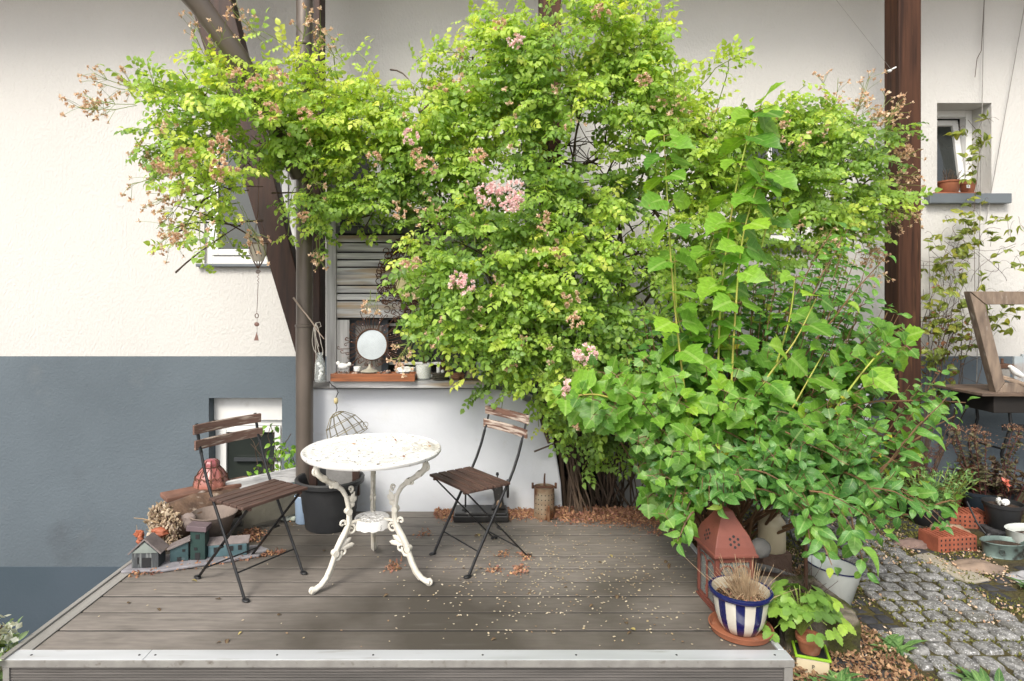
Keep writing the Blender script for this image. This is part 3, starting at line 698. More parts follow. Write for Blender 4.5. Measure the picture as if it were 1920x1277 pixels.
# back of lower niche
rb(MB(), 653, 984, 600, 716, YS+.26, .012).build('niche_back', M('dark_board', (.055,.05,.048), (.03,.028,.027), .8, 5), scr)
mb = MB(); mb.b2(X(612,YS), X(1006,YS), YS+.045, YS+.29, Z(600,YS), Z(600,YS)+.012)
mb.build('niche_top', m_dark, scr)
MB().b2(X(619,4.0), X(908,4.0), 3.985, 4.55, Z(727,4.0), Z(714,4.0)).build('shelf', m_grey, scr, bevel=.003)
ZS = Z(714,4.0) + .001       # shelf surface
rb(MB(), 630, 692, 270, 424, YS+.40, .01).build('back_panel', m_dark, scr)
# items behind the upper glazing
o = MB().lathe([(.06,0), (.085,.02), (.09,.07), (.085,.10), (.05,.125), (.012,.13), (.012,.15), (0,.152)], (X(800,4.30), 4.30+.02, Z(423,4.3)), 28).build('brass_kettle', M('old_brass', (.32,.24,.15), (.2,.15,.1), .3, 6, metal=.9), smooth=True)
tag(o, 'round old brass kettle on the upper ledge, nearly hidden by rose leaves', 'kettle')
o = MB().lathe([(.045,0), (.05,.01), (.05,.11), (.035,.13), (.02,.135), (.02,.15), (0,.15)], (X(765,4.32), 4.32, Z(423,4.32)), 24).build('tin_jug', M('dull_tin', (.28,.25,.22), (.2,.18,.16), .35, 6, metal=.8), smooth=True)
tag(o, 'dull tin jug on the upper ledge beside the old brass kettle', 'jug')
o = rb(MB(), 678, 714, 392, 423, YS+.06, .012).build('white_card', m_white, bevel=.001); tag(o, 'plain whitish panel leaning behind the upper opening of the grey cabinet', 'panel')
MB().b2(X(631,4.3), X(900,4.3), YS+.045, YS+.18, Z(426,4.3), Z(423,4.3)).build('ledge', m_grey, scr)

# frames leaning in the niche
def frame(name, x0, x1, y0, y1, Y, w, mat, fill, label, cat, tilt=0):
    mb = MB(); rb(mb, x0, x0+w, y0, y1, Y, .018); rb(mb, x1-w, x1, y0, y1, Y, .018); rb(mb, x0+w, x1-w, y0, y0+w, Y, .018); rb(mb, x0+w, x1-w, y1-w, y1, Y, .018)
    o = mb.build(name, mat, bevel=.002); tag(o, label, cat)
    if fill:
        f = rb(MB(), x0+w, x1-w, y0+w, y1-w, Y+.008, .004); f.build('panel', fill, o)
    return o
m_bluegrey = M('bluegrey_paint', (.085,.10,.12), (.06,.07,.085), .6, 5)
frame('picture_frame', 653, 728, 597, 711, YS+.09, 13, m_bluegrey, M('pale_mat', (.34,.33,.31), (.22,.21,.2), .8, 3), 'blue grey wooden frame leaning behind the round wire mirror', 'frame')
frame('picture_frame', 700, 905, 606, 684, YS+.14, 5, m_white, m_dark, 'wide white edged dark frame at the back of the shelf niche', 'frame')
frame('picture_frame', 838, 887, 612, 712, YS+.06, 5, M('brown_frame', (.20,.12,.07), (.12,.07,.04), .6, 5), m_dark, 'narrow brown frame with dark panel standing behind the brown stone', 'frame')
for x0 in (792, 826):
    o = rb(MB(), x0, x0+8, 640, 709, YS+.05, .03).build('brown_batten', m_post, bevel=.002)
    tag(o, 'upright brown batten behind the %s on the shelf' % ('white candle glass' if x0 == 792 else 'stacked dishes'), 'batten')
# round mirror in wire wreath
mr_ = thing('round_mirror', 'round mirror with a curly dark wire wreath standing on the shelf', 'mirror', tuple(P(697,712,4.1)))
mc = P(697,646,4.12); Rm = 29*4.12/F
MB().tube([mc + Vector((Rm*math.cos(a), 0, Rm*math.sin(a))) for a in [q*math.pi/24 for q in range(49)]], .005, 8).build('rim', m_rustd, mr_, smooth=True)
mb = MB(); vs = [mc+Vector((0,.003,0))] + [mc + Vector(((Rm-.003)*math.cos(q*math.pi/20), .003, (Rm-.003)*math.sin(q*math.pi/20))) for q in range(40)]
mb.add(vs, [(0, 1+(q+1)%40, 1+q) for q in range(40)]); mb.prism([(mc.x+(Rm-.004)*math.cos(-q*math.pi/20), mc.z+(Rm-.004)*math.sin(-q*math.pi/20)) for q in range(40)], mc.y+.005, mc.y+.009)
mg = mb.build('mirror_glass', m_mirror, mr_); pv = Matrix.Translation(mc - mr_.location); mg.data.transform(pv @ Matrix.Rotation(R(-7), 4, 'X') @ pv.inverted())
mb = MB(); random.seed(11)
for k in range(46):
    a = 2*math.pi*k/46 + ru(-.05,.05); L_ = ru(.05, .12) if math.sin(a) > -.75 else .035
    d = Vector((math.cos(a), 0, math.sin(a))); n_ = Vector((-d.z, 0, d.x)); s0 = mc + d*(Rm+.002)
    sg = random.choice((-1, 1)); rr = ru(.008, .014)
    pts = [s0, s0 + d*L_*.5 + n_*ru(-.01,.01) + Vector((0,ru(-.02,.02),0)), s0 + d*L_]
    c = pts[-1] + n_*sg*rr
    for q in range(1, 9): 
        t = q/8*1.5*math.pi; pts.append(c + (-n_*sg*math.cos(t) + d*math.sin(t))*rr*(1-.35*q/8))
    mb.tube(pts, .0023, 4)
mb.build('wire_wreath', m_rustd, mr_, smooth=True)
mb = MB()
for k in range(40):
    a = ru(0, 6.28); r_ = Rm + ru(.02,.12); mb.blob(mc + Vector((r_*math.cos(a), ru(-.02,.01), r_*math.sin(a)*.9)), .0035, k, 0, n=4)
mb.build('bead', M('pink_bead', (.6,.42,.40), None, .3), mr_, smooth=True)
# larger ornament behind the leaves
om = thing('wire_wreath', 'brown curly wire wreath with a pale yellow disc hung on the planks behind rose leaves', 'wreath', tuple(P(765,560,4.15)))
oc = P(772,525,4.17)
mb = MB()
for k in range(260):
    a = ru(0, 6.28); r_ = ru(.125,.27); c = oc + Vector((r_*math.cos(a)*.85, ru(-.02,.03), r_*math.sin(a)*1.15)); q0 = ru(0,6.28); rr = ru(.012,.022)
    mb.tube([c + Vector((rr*math.cos(q0+t), 0, rr*math.sin(q0+t))) for t in [q*.75 for q in range(8)]], .003, 4)
mb.build('wire_curls', m_rustd, om)
MB().prism([(oc.x+.115*math.cos(-q*math.pi/20), oc.z+.135*math.sin(-q*math.pi/20)) for q in range(40)], oc.y+.002, oc.y+.010).build('disc', M('yellow_disc', (.62,.55,.30), (.5,.42,.22), .5, 3), om)

# things on the shelf
def put(name, mb, mat, label, cat, **k):
    o = mb.build(name, mat, **k); return tag(o, label, cat)
ty = thing('wooden_tray', 'shallow reddish brown wooden tray on the front of the shelf', 'tray', tuple(P(700,720,3.97)))
xa, xb = X(620,3.95), X(778,3.95); 
mb = MB().b2(xa, xb, 3.94, 3.955, ZS+.002, ZS+.052).b2(xa, xb, 4.10, 4.115, ZS+.002, ZS+.045).b2(xa, xa+.014, 3.956, 4.099, ZS+.002, ZS+.045).b2(xb-.014, xb, 3.956, 4.099, ZS+.002, ZS+.045).b2(xa+.015, xb-.015, 3.956, 4.099, ZS+.002, ZS+.012)
m_tray = M('red_brown_wood', (.30,.10,.035), (.16,.055,.022), .5, 4, (1.2,5,16), bump=.2, bscale=20, bdist=.002, spots=((.03,.015,.01), 4, .62, .72))
mb.build('tray_body', m_tray, ty, bevel=.002)
MB().blob((0,0,0), (.1,.05,.01), 1, .3) 
mb = MB()
for k in range(60): mb.blob((ru(xa+.03, xb-.03), ru(3.97,4.09), ZS+.03+ru(0,.022)), (ru(.008,.016), ru(.008,.014), ru(.005,.011)), k, .4, n=5)
tag(mb.build('pebbles', M('mixed_pebbles', (.42,.30,.24), (.16,.13,.12), .8, 14, ramp=(.45,.55)), smooth=True), 'small mixed shells and pebbles filling the wooden tray', 'pebbles', kind='stuff')
put('porcelain_sheep', MB().blob(P(643,688,4.03)+Vector((0,0,.004)), (.035,.02,.022), 2, .2).blob(P(634,681,4.03), (.014,.012,.014), 3, .1).blob(P(655,683,4.03), (.014,.014,.014), 5, .1), m_white, 'tiny white porcelain figure lying at the downpipe end of the wooden tray', 'figurine', smooth=True)
put('candle_stub', MB().lathe([(.022,0),(.024,.003),(.024,.03),(.02,.032),(0,.03)], P(670,696,4.02), 20), m_white, 'short white candle stub in the tray beside the pointed lid', 'candle', smooth=True)
put('pointed_lid', MB().lathe([(.05,0),(.058,.005),(.05,.012),(.022,.022),(.010,.035),(.006,.052),(0,.054)], P(693,698,3.99), 28), M('stone_lid', (.38,.35,.29), (.28,.26,.21), .6, 8), 'grey glazed lid with a pointed knob resting on the wooden tray', 'lid', smooth=True)
put('white_shell', MB().blob(P(757,694,4.0), (.05,.03,.024), 8, .5, 3), m_white, 'white jagged shell at the table end of the wooden tray', 'shell', smooth=True)
put('pink_stone_heart', MB().blob(P(750,688,4.07), (.034,.02,.03), 9, .3), M('pink_stone', (.45,.27,.21), (.36,.2,.16), .8, 12), 'pinkish heart shaped stone behind the white jagged shell', 'stone', smooth=True)
put('tea_glass', MB().lathe([(.024,0),(.030,.05),(.028,.05),(.022,.004),(0,.004)], (X(771,4.14),4.14,ZS+.02), 20), m_enamel, 'small frosted tea glass between the tray and the white candle glass', 'glass', smooth=True)
gl = thing('candle_glass', 'wide glass tumbler filled with white wax on the middle of the shelf', 'candle', (X(794,4.06),4.06,ZS))
MB().lathe([(.050,0),(.052,.003),(.0535,.10),(.051,.10),(.0485,.009),(0,.008)], (X(794,4.06),4.06,ZS), 32).build('glass', m_glass, gl, smooth=True)
MB().lathe([(.047,.012),(.0495,.092),(.03,.088),(0,.086)], (X(794,4.06),4.06,ZS), 32).build('wax', M('wax', (.66,.66,.60), (.58,.58,.5), .5, 8), gl, smooth=True)
ds = thing('dish_stack', 'stack of dark ribbed glass dishes with a stub candle on the shelf', 'dishes', (X(826,4.05),4.05,ZS))
mb = MB()
for k in range(4): mb.lathe([(.048,.012*k),(.056,.012*k+.003),(.058,.012*k+.009),(.054,.012*k+.0115),(0,.012*k+.0115)], (X(826,4.05),4.05,ZS), 32)
mb.build('dishes', M('smoky_glass', (.10,.09,.07), (.07,.065,.05), .2, 8), ds, smooth=True)
MB().lathe([(.012,.049),(.013,.085),(0,.085)], (X(822,4.05),4.05,ZS), 16).build('candle', m_white, ds, smooth=True)
MB().blob((X(830,4.03),4.03,ZS+.057), .012, 3, .1, n=8).build('pebble', m_white, ds, smooth=True)
put('brown_stone', MB().blob((X(859,4.05),4.05,ZS+.022), (.046,.032,.024), 21, .5, 3), M('brown_rock', (.30,.16,.09), (.18,.09,.05), .9, 20, bump=.6, bscale=50), 'rough brown rock on the shelf beside the stacked dishes', 'stone', smooth=True)
put('grey_stone', MB().blob((X(883,4.07),4.07,ZS+.032), (.030,.022,.034), 24, .3), M('beige_rock', (.32,.25,.19), (.22,.17,.13), .9, 14, bump=.4, bscale=50), 'beige pointed stone at the rose end of the shelf', 'stone', smooth=True)
put('striped_jar', MB().lathe([(.026,0),(.034,.01),(.034,.10),(.028,.112),(.028,.125),(0,.125)], (X(902,4.1),4.1,ZS), 24), M('blue_striped_glaze', (.10,.16,.22), (.5,.54,.55), .3, 9, (.1,.1,5), ramp=(.45,.55)), 'blue and grey striped jar half hidden in leaves at the shelf end', 'jar', smooth=True)

# ---- hanging bottle
hb_ = thing('hanging_bottle', 'clear glass bottle holding white blossom, hung by string on the downpipe', 'bottle', tuple(P(598,715,3.93)))
bx, by = X(600,3.9), 3.9; bz = Z(716,3.9)
MB().lathe([(.030,0),(.034,.005),(.036,.02),(.032,.12),(.018,.155),(.017,.175),(.020,.178),(.020,.186),(.015,.186)], (bx,by,bz), 24).build('glass', glassmat('bottle_glass', (.70,.75,.75), .05, .22), hb_, smooth=True)
mb = MB()
for k in range(7): mb.blob((bx+ru(-.014,.014), by+ru(-.012,.012), bz+.02+.016*k), (ru(.008,.014),ru(.008,.014),ru(.008,.014)), k, .5, n=6)
mb.build('blossom', m_white, hb_, smooth=True)
pk = P(592,606,3.9)
mb = MB()
for sx in (-.018, .018, 0): mb.tube(arc((bx+sx,by,bz+.17), pk, (-.01+sx,0,0), 6, .004), .0022, 5)
mb.tube([(bx-.03,by,bz+.05), (bx-.022,by-.01,bz+.17), pk+Vector((-.01,0,-.03)), pk], .002, 5).tube([pk, P(590,625,3.9), P(598,650,3.9)], .002, 5)
mb.tube([pk, P(600,604,3.9), P(602,612,3.9), P(595,616,3.9), pk], .0022, 5)
mb.build('string', M('string', (.45,.42,.37), None, .9), hb_)
o = MB().tube(arc(P(550,558,3.9), P(608,636,3.9), (0,0,0), 5, .003), [.006,.006,.005,.005,.004,.003], 6).build('driftwood_stick', M('grey_stick', (.34,.27,.22), None, .8), smooth=True)
tag(o, 'thin bare stick leaning across the downpipe above the hanging bottle', 'stick')

# ---- hanging candle bowl
hc = thing('hanging_lantern', 'glass bowl in a dark wire cone hanging from the rose before the house window', 'lantern', tuple(P(483,480,3.6)))
cx_, cz_ = X(484,3.6), Z(458,3.6)
MB().lathe([(.030,-.10),(.045,-.06),(.048,-.02),(.050,0),(.054,.004),(.050,.008),(.046,0),(.042,-.05),(.0,-.09)], (cx_,3.6,cz_), 28).build('glass_bowl', M('milky_glass', (.50,.46,.38), (.4,.36,.3), .25, 10, coat=.4), hc, smooth=True)
mb = MB()
for k in range(10):
    a = 2*math.pi*k/10; mb.tube([(cx_+.052*math.cos(a),3.6+.052*math.sin(a),cz_), (cx_+.05*math.cos(a+.35),3.6+.05*math.sin(a+.35),cz_-.05), (cx_+.028*math.cos(a+.9),3.6+.028*math.sin(a+.9),cz_-.10), (cx_,3.6,cz_-.145)], .0018, 5)
mb.tube([(cx_+.054*math.cos(q*.4), 3.6+.054*math.sin(q*.4), cz_+.003) for q in range(17)], .003, 5)
for k in range(3):
    a = 2*math.pi*k/3+.5; mb.tube([(cx_+.05*math.cos(a),3.6+.05*math.sin(a),cz_), (cx_,3.6,cz_+.2)], .0012, 4)
mb.tube([(cx_,3.6,cz_+.2), (cx_+.01,3.6,cz_+.62)], .0014, 4)
mb.build('wire_cone', m_rustd, hc)
mb = MB(); z0 = cz_-.145
mb.tube([(cx_+.014*(1-q/26)*math.cos(q*.6), 3.6, z0-.018+.014*(1-q/26)*math.sin(q*.6)) for q in range(24)], .0018, 5)
mb.tube([(cx_+.006*math.sin(q*1.6), 3.6, z0-.03-.0055*q) for q in range(12)], .0014, 4)
mb.tube([(cx_, 3.6, z0-.09), (cx_-.008,3.6,z0-.26)], .0016, 4)
mb.tube([(cx_-.008+.010*math.cos(q*.7), 3.6, z0-.275+.013*math.sin(q*.7)) for q in range(14)], .0025, 5)
mb.tube([(cx_-.006,3.6,z0-.29), (cx_-.006,3.6,z0-.39)], .0012, 4)
mb.build('chain', m_rustd, hc)
mb = MB().blob((cx_-.008,3.6,z0-.325), (.015,.006,.013), 2, .05, n=10)
mb.prism([(cx_-.024,z0-.42), (cx_+.004,z0-.42), (cx_-.008,z0-.37)], 3.598, 3.602)
mb.build('pendant', M('brown_pendant', (.20,.11,.09), None, .5), hc)
# ---- left rear clutter : bark log bundle, plank, bowl, lantern, miniature houses
def tubelog(mb, a, b, r, seed, n=18, m=14, amp=.18):
    a, b = Vector(a), Vector(b); d = (b-a).normalized(); u = d.orthogonal().normalized(); w = d.cross(u); vs = []
    for i in range(m+1):
        t = i/m; c = a.lerp(b, t)
        for k in range(n):
            q = 2*math.pi*k/n; e = u*math.cos(q) + w*math.sin(q)
            rr = r*(1+amp*mnoise.noise(e*1.7 + Vector((t*2.5+seed, seed, 0))) + .06*mnoise.noise(e*6+Vector((t*9, seed, 1)))); vs.append(c+e*rr)
    fs = [(i*n+k, i*n+(k+1)%n, (i+1)*n+(k+1)%n, (i+1)*n+k) for i in range(m) for k in range(n)] + [tuple(range(n-1,-1,-1)), tuple(m*n+k for k in range(n))]
    return mb.add(vs, fs)
lg = thing('driftwood_log', 'thick brown driftwood log with a pale frayed end lying behind the miniature houses', 'log', (-1.85,3.55,0))
la, lb = Vector((-1.80,3.46,.135)), Vector((-1.53,3.97,.15))
tubelog(MB(), la, lb, .118, 3).build('trunk', M('driftwood', (.17,.105,.07), (.08,.05,.036), .8, 6, (2,2,2), bump=.8, bscale=14, bdist=.012, spots=((.38,.31,.25), 7, .58, .7)), lg, smooth=True)
cl = Cloud(); random.seed(5)
dlog = (la-lb).normalized()
for k in range(900):
    v = rdir(); v = v - dlog*v.dot(dlog); v = v.normalized()*.122*math.sqrt(ru(0,1))
    p = la + v + dlog*ru(-.02,.012) ; p.z = max(p.z, .02)
    cl.add(T_PETAL, p, (v*5 + rdir()*.7 + dlog*.25), (dlog*1.0+rdir()*.5), ru(.014,.032), ru(0,1))
cl.build('frayed_end', leafmat('frayed_bark', [(.16,.10,.065), (.34,.24,.165), (.52,.43,.34)], .1, .8), lg)
MB().tube([la+Vector((-.02,0,.02)), la+Vector((-.10,-.02,.05)), la+Vector((-.15,-.02,.055))], [.004,.003,.002], 5).tube([la+Vector((-.10,-.03,-.05)), la+Vector((-.125,-.03,-.02)), la+Vector((-.13,-.03,.02))], [.003,.002,.001], 5).build('twig', m_straw, lg, smooth=True)
pk_ = thing('bark_plank', 'flat reddish brown bark plank lying across the top of the driftwood log', 'plank', (-1.7,3.75,.24))
MB().bar((-1.88,3.62,.245), (-1.50,3.95,.250), .15, .028).build('plank', M('red_bark', (.20,.10,.07), (.10,.055,.04), .85, 6, bump=.6, bscale=20, spots=((.5,.45,.4), 6, .62, .7)), pk_, bevel=.006)
o = MB().bar((-1.62,3.80,.235), (-1.17,4.03,.275), .022, .09).build('grey_board', m_grey, bevel=.004); tag(o, 'long grey board on edge running behind the folding chair seat', 'board')
o = MB().bar((-1.45,3.72,.10), (-1.14,3.96,.12), .028, .14).build('mossy_board', M('green_grey_board', (.14,.13,.10), (.09,.085,.07), .85, 6, bump=.4, bscale=30), bevel=.004); tag(o, 'dark greenish board on edge between the bowl and the black tub', 'board')
bw_ = thing('stone_bowl', 'wide taupe ceramic bowl with a chipped pouring lip beside the driftwood log', 'bowl', (-1.49,3.52,.05))
bc_ = Vector((X(400,3.5),3.50,.08))
MB().lathe([(.075,0),(.082,.004),(.125,.112),(.130,.120),(.122,.122),(.112,.110),(.07,.05),(0,.045)], bc_, 40, jit=.006).build('bowl', M('taupe_clay', (.20,.155,.13), (.14,.11,.095), .7, 8, bump=.3, bscale=50, spots=((.3,.26,.24), 8, .6, .7)), bw_, smooth=True)
MB().blob(bc_+Vector((-.11,-.05,.09)), (.045,.03,.045), 4, .3).build('lip', M('taupe_lip', (.19,.15,.135), None, .7), bw_, smooth=True)
o = MB().box((bc_.x, bc_.y, .04), (.16,.13,.075)).build('brown_brick', M('dull_brick', (.13,.09,.07), (.09,.06,.05), .9, 20, bump=.5, bscale=60), bevel=.006); tag(o, 'dull brown block under the taupe bowl', 'block')
# pink glass lantern
gp_ = thing('glass_lantern', 'pink orange bubble glass lantern caged in dark wire, standing on the grey board', 'lantern', (X(396,3.82),3.82,.20))
gx, gy, gz = X(396,3.82), 3.82, Z(926,3.82)
prof = [(.05,0),(.085,.02),(.100,.05),(.099,.075),(.088,.11),(.070,.145),(.050,.168),(.044,.175),(.046,.185),(.044,.20),(.030,.214),(0,.219)]
n = 48; vs = []
for i, (r_, z_) in enumerate(prof):
    for k in range(n):
        a = 2*math.pi*k/n; q = 1 - .07*abs(math.cos(a*4))**6*(1 if r_ > .04 else 0); vs.append((gx+r_*q*math.cos(a), gy+r_*q*math.sin(a), gz+z_))
m_bub = bpy.data.materials.new('bubble_glass'); m_bub.use_nodes = True
t_ = m_bub.node_tree; b_ = t_.nodes['Principled BSDF']; tc_ = t_.nodes.new('ShaderNodeTexCoord'); sp_ = t_.nodes.new('ShaderNodeSeparateXYZ'); cr_ = t_.nodes.new('ShaderNodeValToRGB')
mr1 = t_.nodes.new('ShaderNodeMapRange'); mr1.inputs[1].default_value = 0; mr1.inputs[2].default_value = .22
t_.links.new(tc_.outputs['Object'], sp_.inputs[0]); t_.links.new(sp_.outputs[2], mr1.inputs[0]); t_.links.new(mr1.outputs[0], cr_.inputs[0]); t_.links.new(cr_.outputs[0], b_.inputs['Base Color'])
cr_.color_ramp.elements[0].color = (.34,.14,.10,1); cr_.color_ramp.elements[1].color = (.28,.085,.10,1); cr_.color_ramp.elements[0].position = .2
b_.inputs['Roughness'].default_value = .28; b_.inputs['Subsurface Weight'].default_value = 0
gb = MB().add(vs, [(i*n+k, i*n+(k+1)%n, (i+1)*n+(k+1)%n, (i+1)*n+k) for i in range(len(prof)-1) for k in range(n)])
gp_.location = (gx, gy, gz); gb.build('glass_globe', m_bub, gp_, smooth=True)
mb = MB()
for k in range(8):
    a = 2*math.pi*(k+.5)/8; mb.tube([(gx+(r_+.003)*math.cos(a), gy+(r_+.003)*math.sin(a), gz+z_) for r_, z_ in prof[:-1]], .0028, 5)
    for s_ in (-1, 1):
        pts = []
        for q in range(9):
            t = q/8*4.6; aa = a + s_*.20 + .16*math.cos(t)*s_; zz = .10+.016*math.sin(t); pts.append((gx+.094*math.cos(aa), gy+.094*math.sin(aa), gz+zz))
        mb.tube(pts, .0026, 5)
    mb.tube([(gx+.05*math.cos(a), gy+.05*math.sin(a), gz+.172), (gx+.085*math.cos(a+.2), gy+.085*math.sin(a+.2), gz+.125), (gx+.05*math.cos(a+.78), gy+.05*math.sin(a+.78), gz+.172)], .0024, 5)
for r_, z_ in ((.049,.173), (.104,.05), (.09,.018)): mb.tube([(gx+r_*math.cos(q*.262), gy+r_*math.sin(q*.262), gz+z_) for q in range(25)], .0028, 5)
mb.build('wire_cage', m_rustd, gp_)
o = MB().box((gx,gy,gz-.055), (.19,.17,.105)).build('wooden_block', m_bark, bevel=.006); tag(o, 'dark wooden block under the pink glass lantern', 'block')
# tray with miniature houses
tr_ = MB().slab([(-1.86,3.16),(-1.66,3.17),(-1.42,3.27),(-1.22,3.36),(-1.19,3.44),(-1.28,3.50),(-1.62,3.42),(-1.86,3.30)], .003, .018)
o = tr_.build('slate_tray', M('grey_clay', (.26,.25,.27), (.18,.175,.19), .7, 14, bump=.3, bscale=40), bevel=.005); tag(o, 'long grey clay slab carrying the row of miniature houses', 'slab')
def mini(name, c, w, d, h, rh, rot, wallm, roofm, label, style, wins, door=None, gablem=None):
    t = thing(name, label, 'ornament', (c[0],c[1],.019), rot, 'miniature clay houses on the grey slab')
    mb = MB()
    if style == 'gable': pts = [(-w/2,0),(w/2,0),(w/2,h),(0,h+rh),(-w/2,h)]
    elif style == 'shed': pts = [(-w/2,0),(w/2,0),(w/2,h+rh),(-w/2,h)]
    else: pts = [(-w/2,0),(w/2,0),(w/2,h),(-w/2,h)]
    mb.prism(pts, -d/2, d/2).build('walls', wallm, t, local=True, bevel=.002)
    if style == 'gable':
        s_ = math.atan2(rh, w/2); L_ = math.hypot(rh, w/2)+.02; mb = MB()
        for sx in (-1, 1):
            mb.box((sx*(w/4+.008), 0, h+rh/2-.000+.002), (L_, d+.015, .008), Matrix.Rotation(sx*s_, 3, 'Y'))
        mb.build('roof', roofm, t, local=True, bevel=.001)
        if gablem: MB().prism([(-w/2+.004,h),(w/2-.004,h),(0,h+rh-.008)], -d/2-.004, -d/2-.0008).build('gable', gablem, t, local=True)
    elif style == 'shed':
        s_ = math.atan2(rh, w); MB().box((0,-.002,h+rh/2+.006), (math.hypot(rh,w)+.025, d+.02, .010), Matrix.Rotation(-s_, 3, 'Y')).build('roof', roofm, t, local=True, bevel=.002)
    elif style == 'tower': MB().box((-.004,0,h+.012), (w+.028,d+.02,.028), Matrix.Rotation(R(5),3,'Y')).build('roof', roofm, t, local=True, bevel=.003)
    else:
        MB().box((0,-.012,h+.014), (w+.02, d*.75, .008), Matrix.Rotation(R(28),3,'X')).build('roof', roofm, t, local=True, bevel=.002)
    for (x, z, ww, hh) in wins: MB().b2(x-ww/2, x+ww/2, -d/2-.0025, -d/2-.0006, z, z+hh).build('window', m_dark, t, local=True)
    if door: MB().b2(door[0]-door[2]/2, door[0]+door[2]/2, -d/2-.0028, -d/2-.0006, .002, door[1]).build('door', m_dark, t, local=True)
    return t
m_roofc = M('grey_clay_roof', (.20,.17,.165), (.13,.11,.11), .6, 18, bump=.3, bscale=50)
m_teal = M('teal_glaze', (.045,.085,.095), (.03,.06,.065), .45, 12, spots=((.12,.15,.16), 12, .6, .7))
m_dgreen = M('dark_green_glaze', (.022,.05,.045), (.015,.035,.032), .45, 12, spots=((.08,.10,.10), 10, .62, .72))
m_gableM = M('grey_green_clay', (.22,.25,.23), (.15,.17,.16), .7, 12)
m_striped = M('striped_glaze', (.05,.055,.06), (.17,.18,.18), .5, 8, (14,1,1), ramp=(.5,.6))
mini('miniature_house', (-1.755,3.235), .135, .085, .078, .062, R(4), m_striped, m_roofc, 'miniature gabled house with pale gable and striped dark front, outermost on the slab', 'gable', [(-.035,.02,.008,.035)], (.008,.052,.045), m_gableM)
mini('miniature_house', (-1.62,3.30), .09, .06, .068, .034, R(14), m_teal, m_roofc, 'miniature dark teal shed house with sloping roof, between gabled house and tower', 'shed', [(.022,.05,.014,.013)], (.0,.022,.02))
mini('miniature_house', (-1.525,3.32), .078, .06, .155, 0, R(3), m_dgreen, M('purple_clay', (.15,.11,.12), (.11,.08,.09), .6, 12), 'tall dark green miniature tower house with a flat mauve roof', 'tower', [(0,.112,.02,.024),(-.01,.052,.016,.014)], (0,.038,.026))
mini('miniature_house', (-1.39,3.375), .20, .075, .062, 0, R(10), M('turquoise_glaze', (.08,.14,.16), (.055,.10,.115), .45, 12), m_roofc, 'long low turquoise miniature house with three dark windows', 'long', [(-.06,.025,.02,.026),(.02,.028,.02,.026),(.065,.03,.02,.026)])
MB().b2(0,0,0,0,0,0)
for k, (px, py, Y, lab) in enumerate(((263,1008,3.30,'crumpled orange dried blossom beside the gabled miniature house'),(300,998,3.42,'smooth orange seed pod tucked under the frayed log end'))):
    mb = MB()
    if k == 0:
        for q in range(6): mb.blob(P(px+ru(-6,6), py+ru(-9,9), Y+ru(-.01,.01)), ru(.014,.022), q, .6, 3, n=6)
    else: mb.blob(P(px,py,Y), (.045,.03,.026), 4, .3)
    put('orange_pod', mb, M('orange_skin', (.36,.11,.055), (.26,.075,.04), .6, 20), lab, 'pod', smooth=True)
# ---- rusty tin press
rp_ = thing('rusty_tin', 'rusty perforated tin cylinder with side lugs and handle, standing in fallen petals', 'tin', (X(1020,4.0),4.0,0))
rx = X(1020,4.0)
MB().lathe([(.060,0),(.064,.006),(.066,.03),(.066,.195),(.068,.20),(.064,.20),(.063,.02),(0,.018)], (rx,3.985,0), 36).build('can', m_rust, rp_, smooth=True)
mb = MB()
for i in range(5):
    for k in range(7):
        a = R(-150 + 20*k); mb.lathe([(.0036,0),(.0036,.0015),(0,.0016)], (rx+.0655*math.cos(a), 3.985+.0655*math.sin(a), .04+.03*i), 8, tilt=Matrix.Rotation(a,3,'Z') @ Matrix.Rotation(R(90),3,'Y'))
mb.build('perforations', m_dark, rp_)
MB().b2(rx-.078,rx+.078,3.975,3.995,.19,.203).tube([(rx,3.985,.19),(rx+.002,3.985,.26),(rx+.004,3.984,.285)], [.008,.006,.005], 8).box((rx-.075,3.985,.205), (.014,.02,.035)).box((rx+.075,3.985,.205), (.014,.02,.035)).build('crossbar', m_rustd, rp_, bevel=.002)
MB().b2(rx+.012,rx+.028,3.90,3.925,.0,.10).build('lever', m_rust, rp_, bevel=.003)
# ---- old sewing machine
sm_ = thing('sewing_machine', 'old black sewing machine standing against the low wall behind the folding chair', 'sewing machine', (X(900,3.98),3.98,0))
x0 = X(851,3.96); x1 = X(953,3.96)
m_bl = M('worn_black_lacquer', (.015,.015,.016), (.03,.028,.026), .32, 14, spots=((.26,.25,.24), 22, .62, .7))
MB().b2(x0,x1,3.88,4.06,.003,.045).b2(x0+.008,x1-.008,3.888,4.052,.0455,.06).build('bed', m_bl, sm_, bevel=.008)
mb = MB().prism([(x1-.115,.0605),(x1-.012,.0605),(x1-.03,.10),(x1-.035,.20),(x1-.05,.245),(x0+.07,.245),(x0+.055,.20),(x0+.055,.155),(x0+.095,.155),(x0+.10,.195),(x1-.10,.19),(x1-.085,.10)], 3.945, 3.995)
mb.build('arm', m_bl, sm_, bevel=.012)
MB().lathe([(.0,0),(.055,.001),(.06,.008),(.055,.016),(.0,.018)], (x1-.012,3.97,.19), 28, tilt=Matrix.Rotation(R(90),3,'Y')).build('hand_wheel', m_bl, sm_, smooth=True)
MB().lathe([(.004,0),(.004,.03),(.011,.032),(.008,.05),(0,.05)], (x1-.07,3.97,.245), 12).tube([(x0+.075,3.97,.16),(x0+.075,3.97,.07)], .006, 8).build('spindle', m_iron, sm_, smooth=True)
MB().lathe([(.0,0),(.017,.001),(.015,.003),(0,.004)], (x1-.06,3.944,.10), 16, sy=1.5, tilt=Matrix.Rotation(R(90),3,'X')).build('cover_plate', m_rust, sm_, smooth=True)

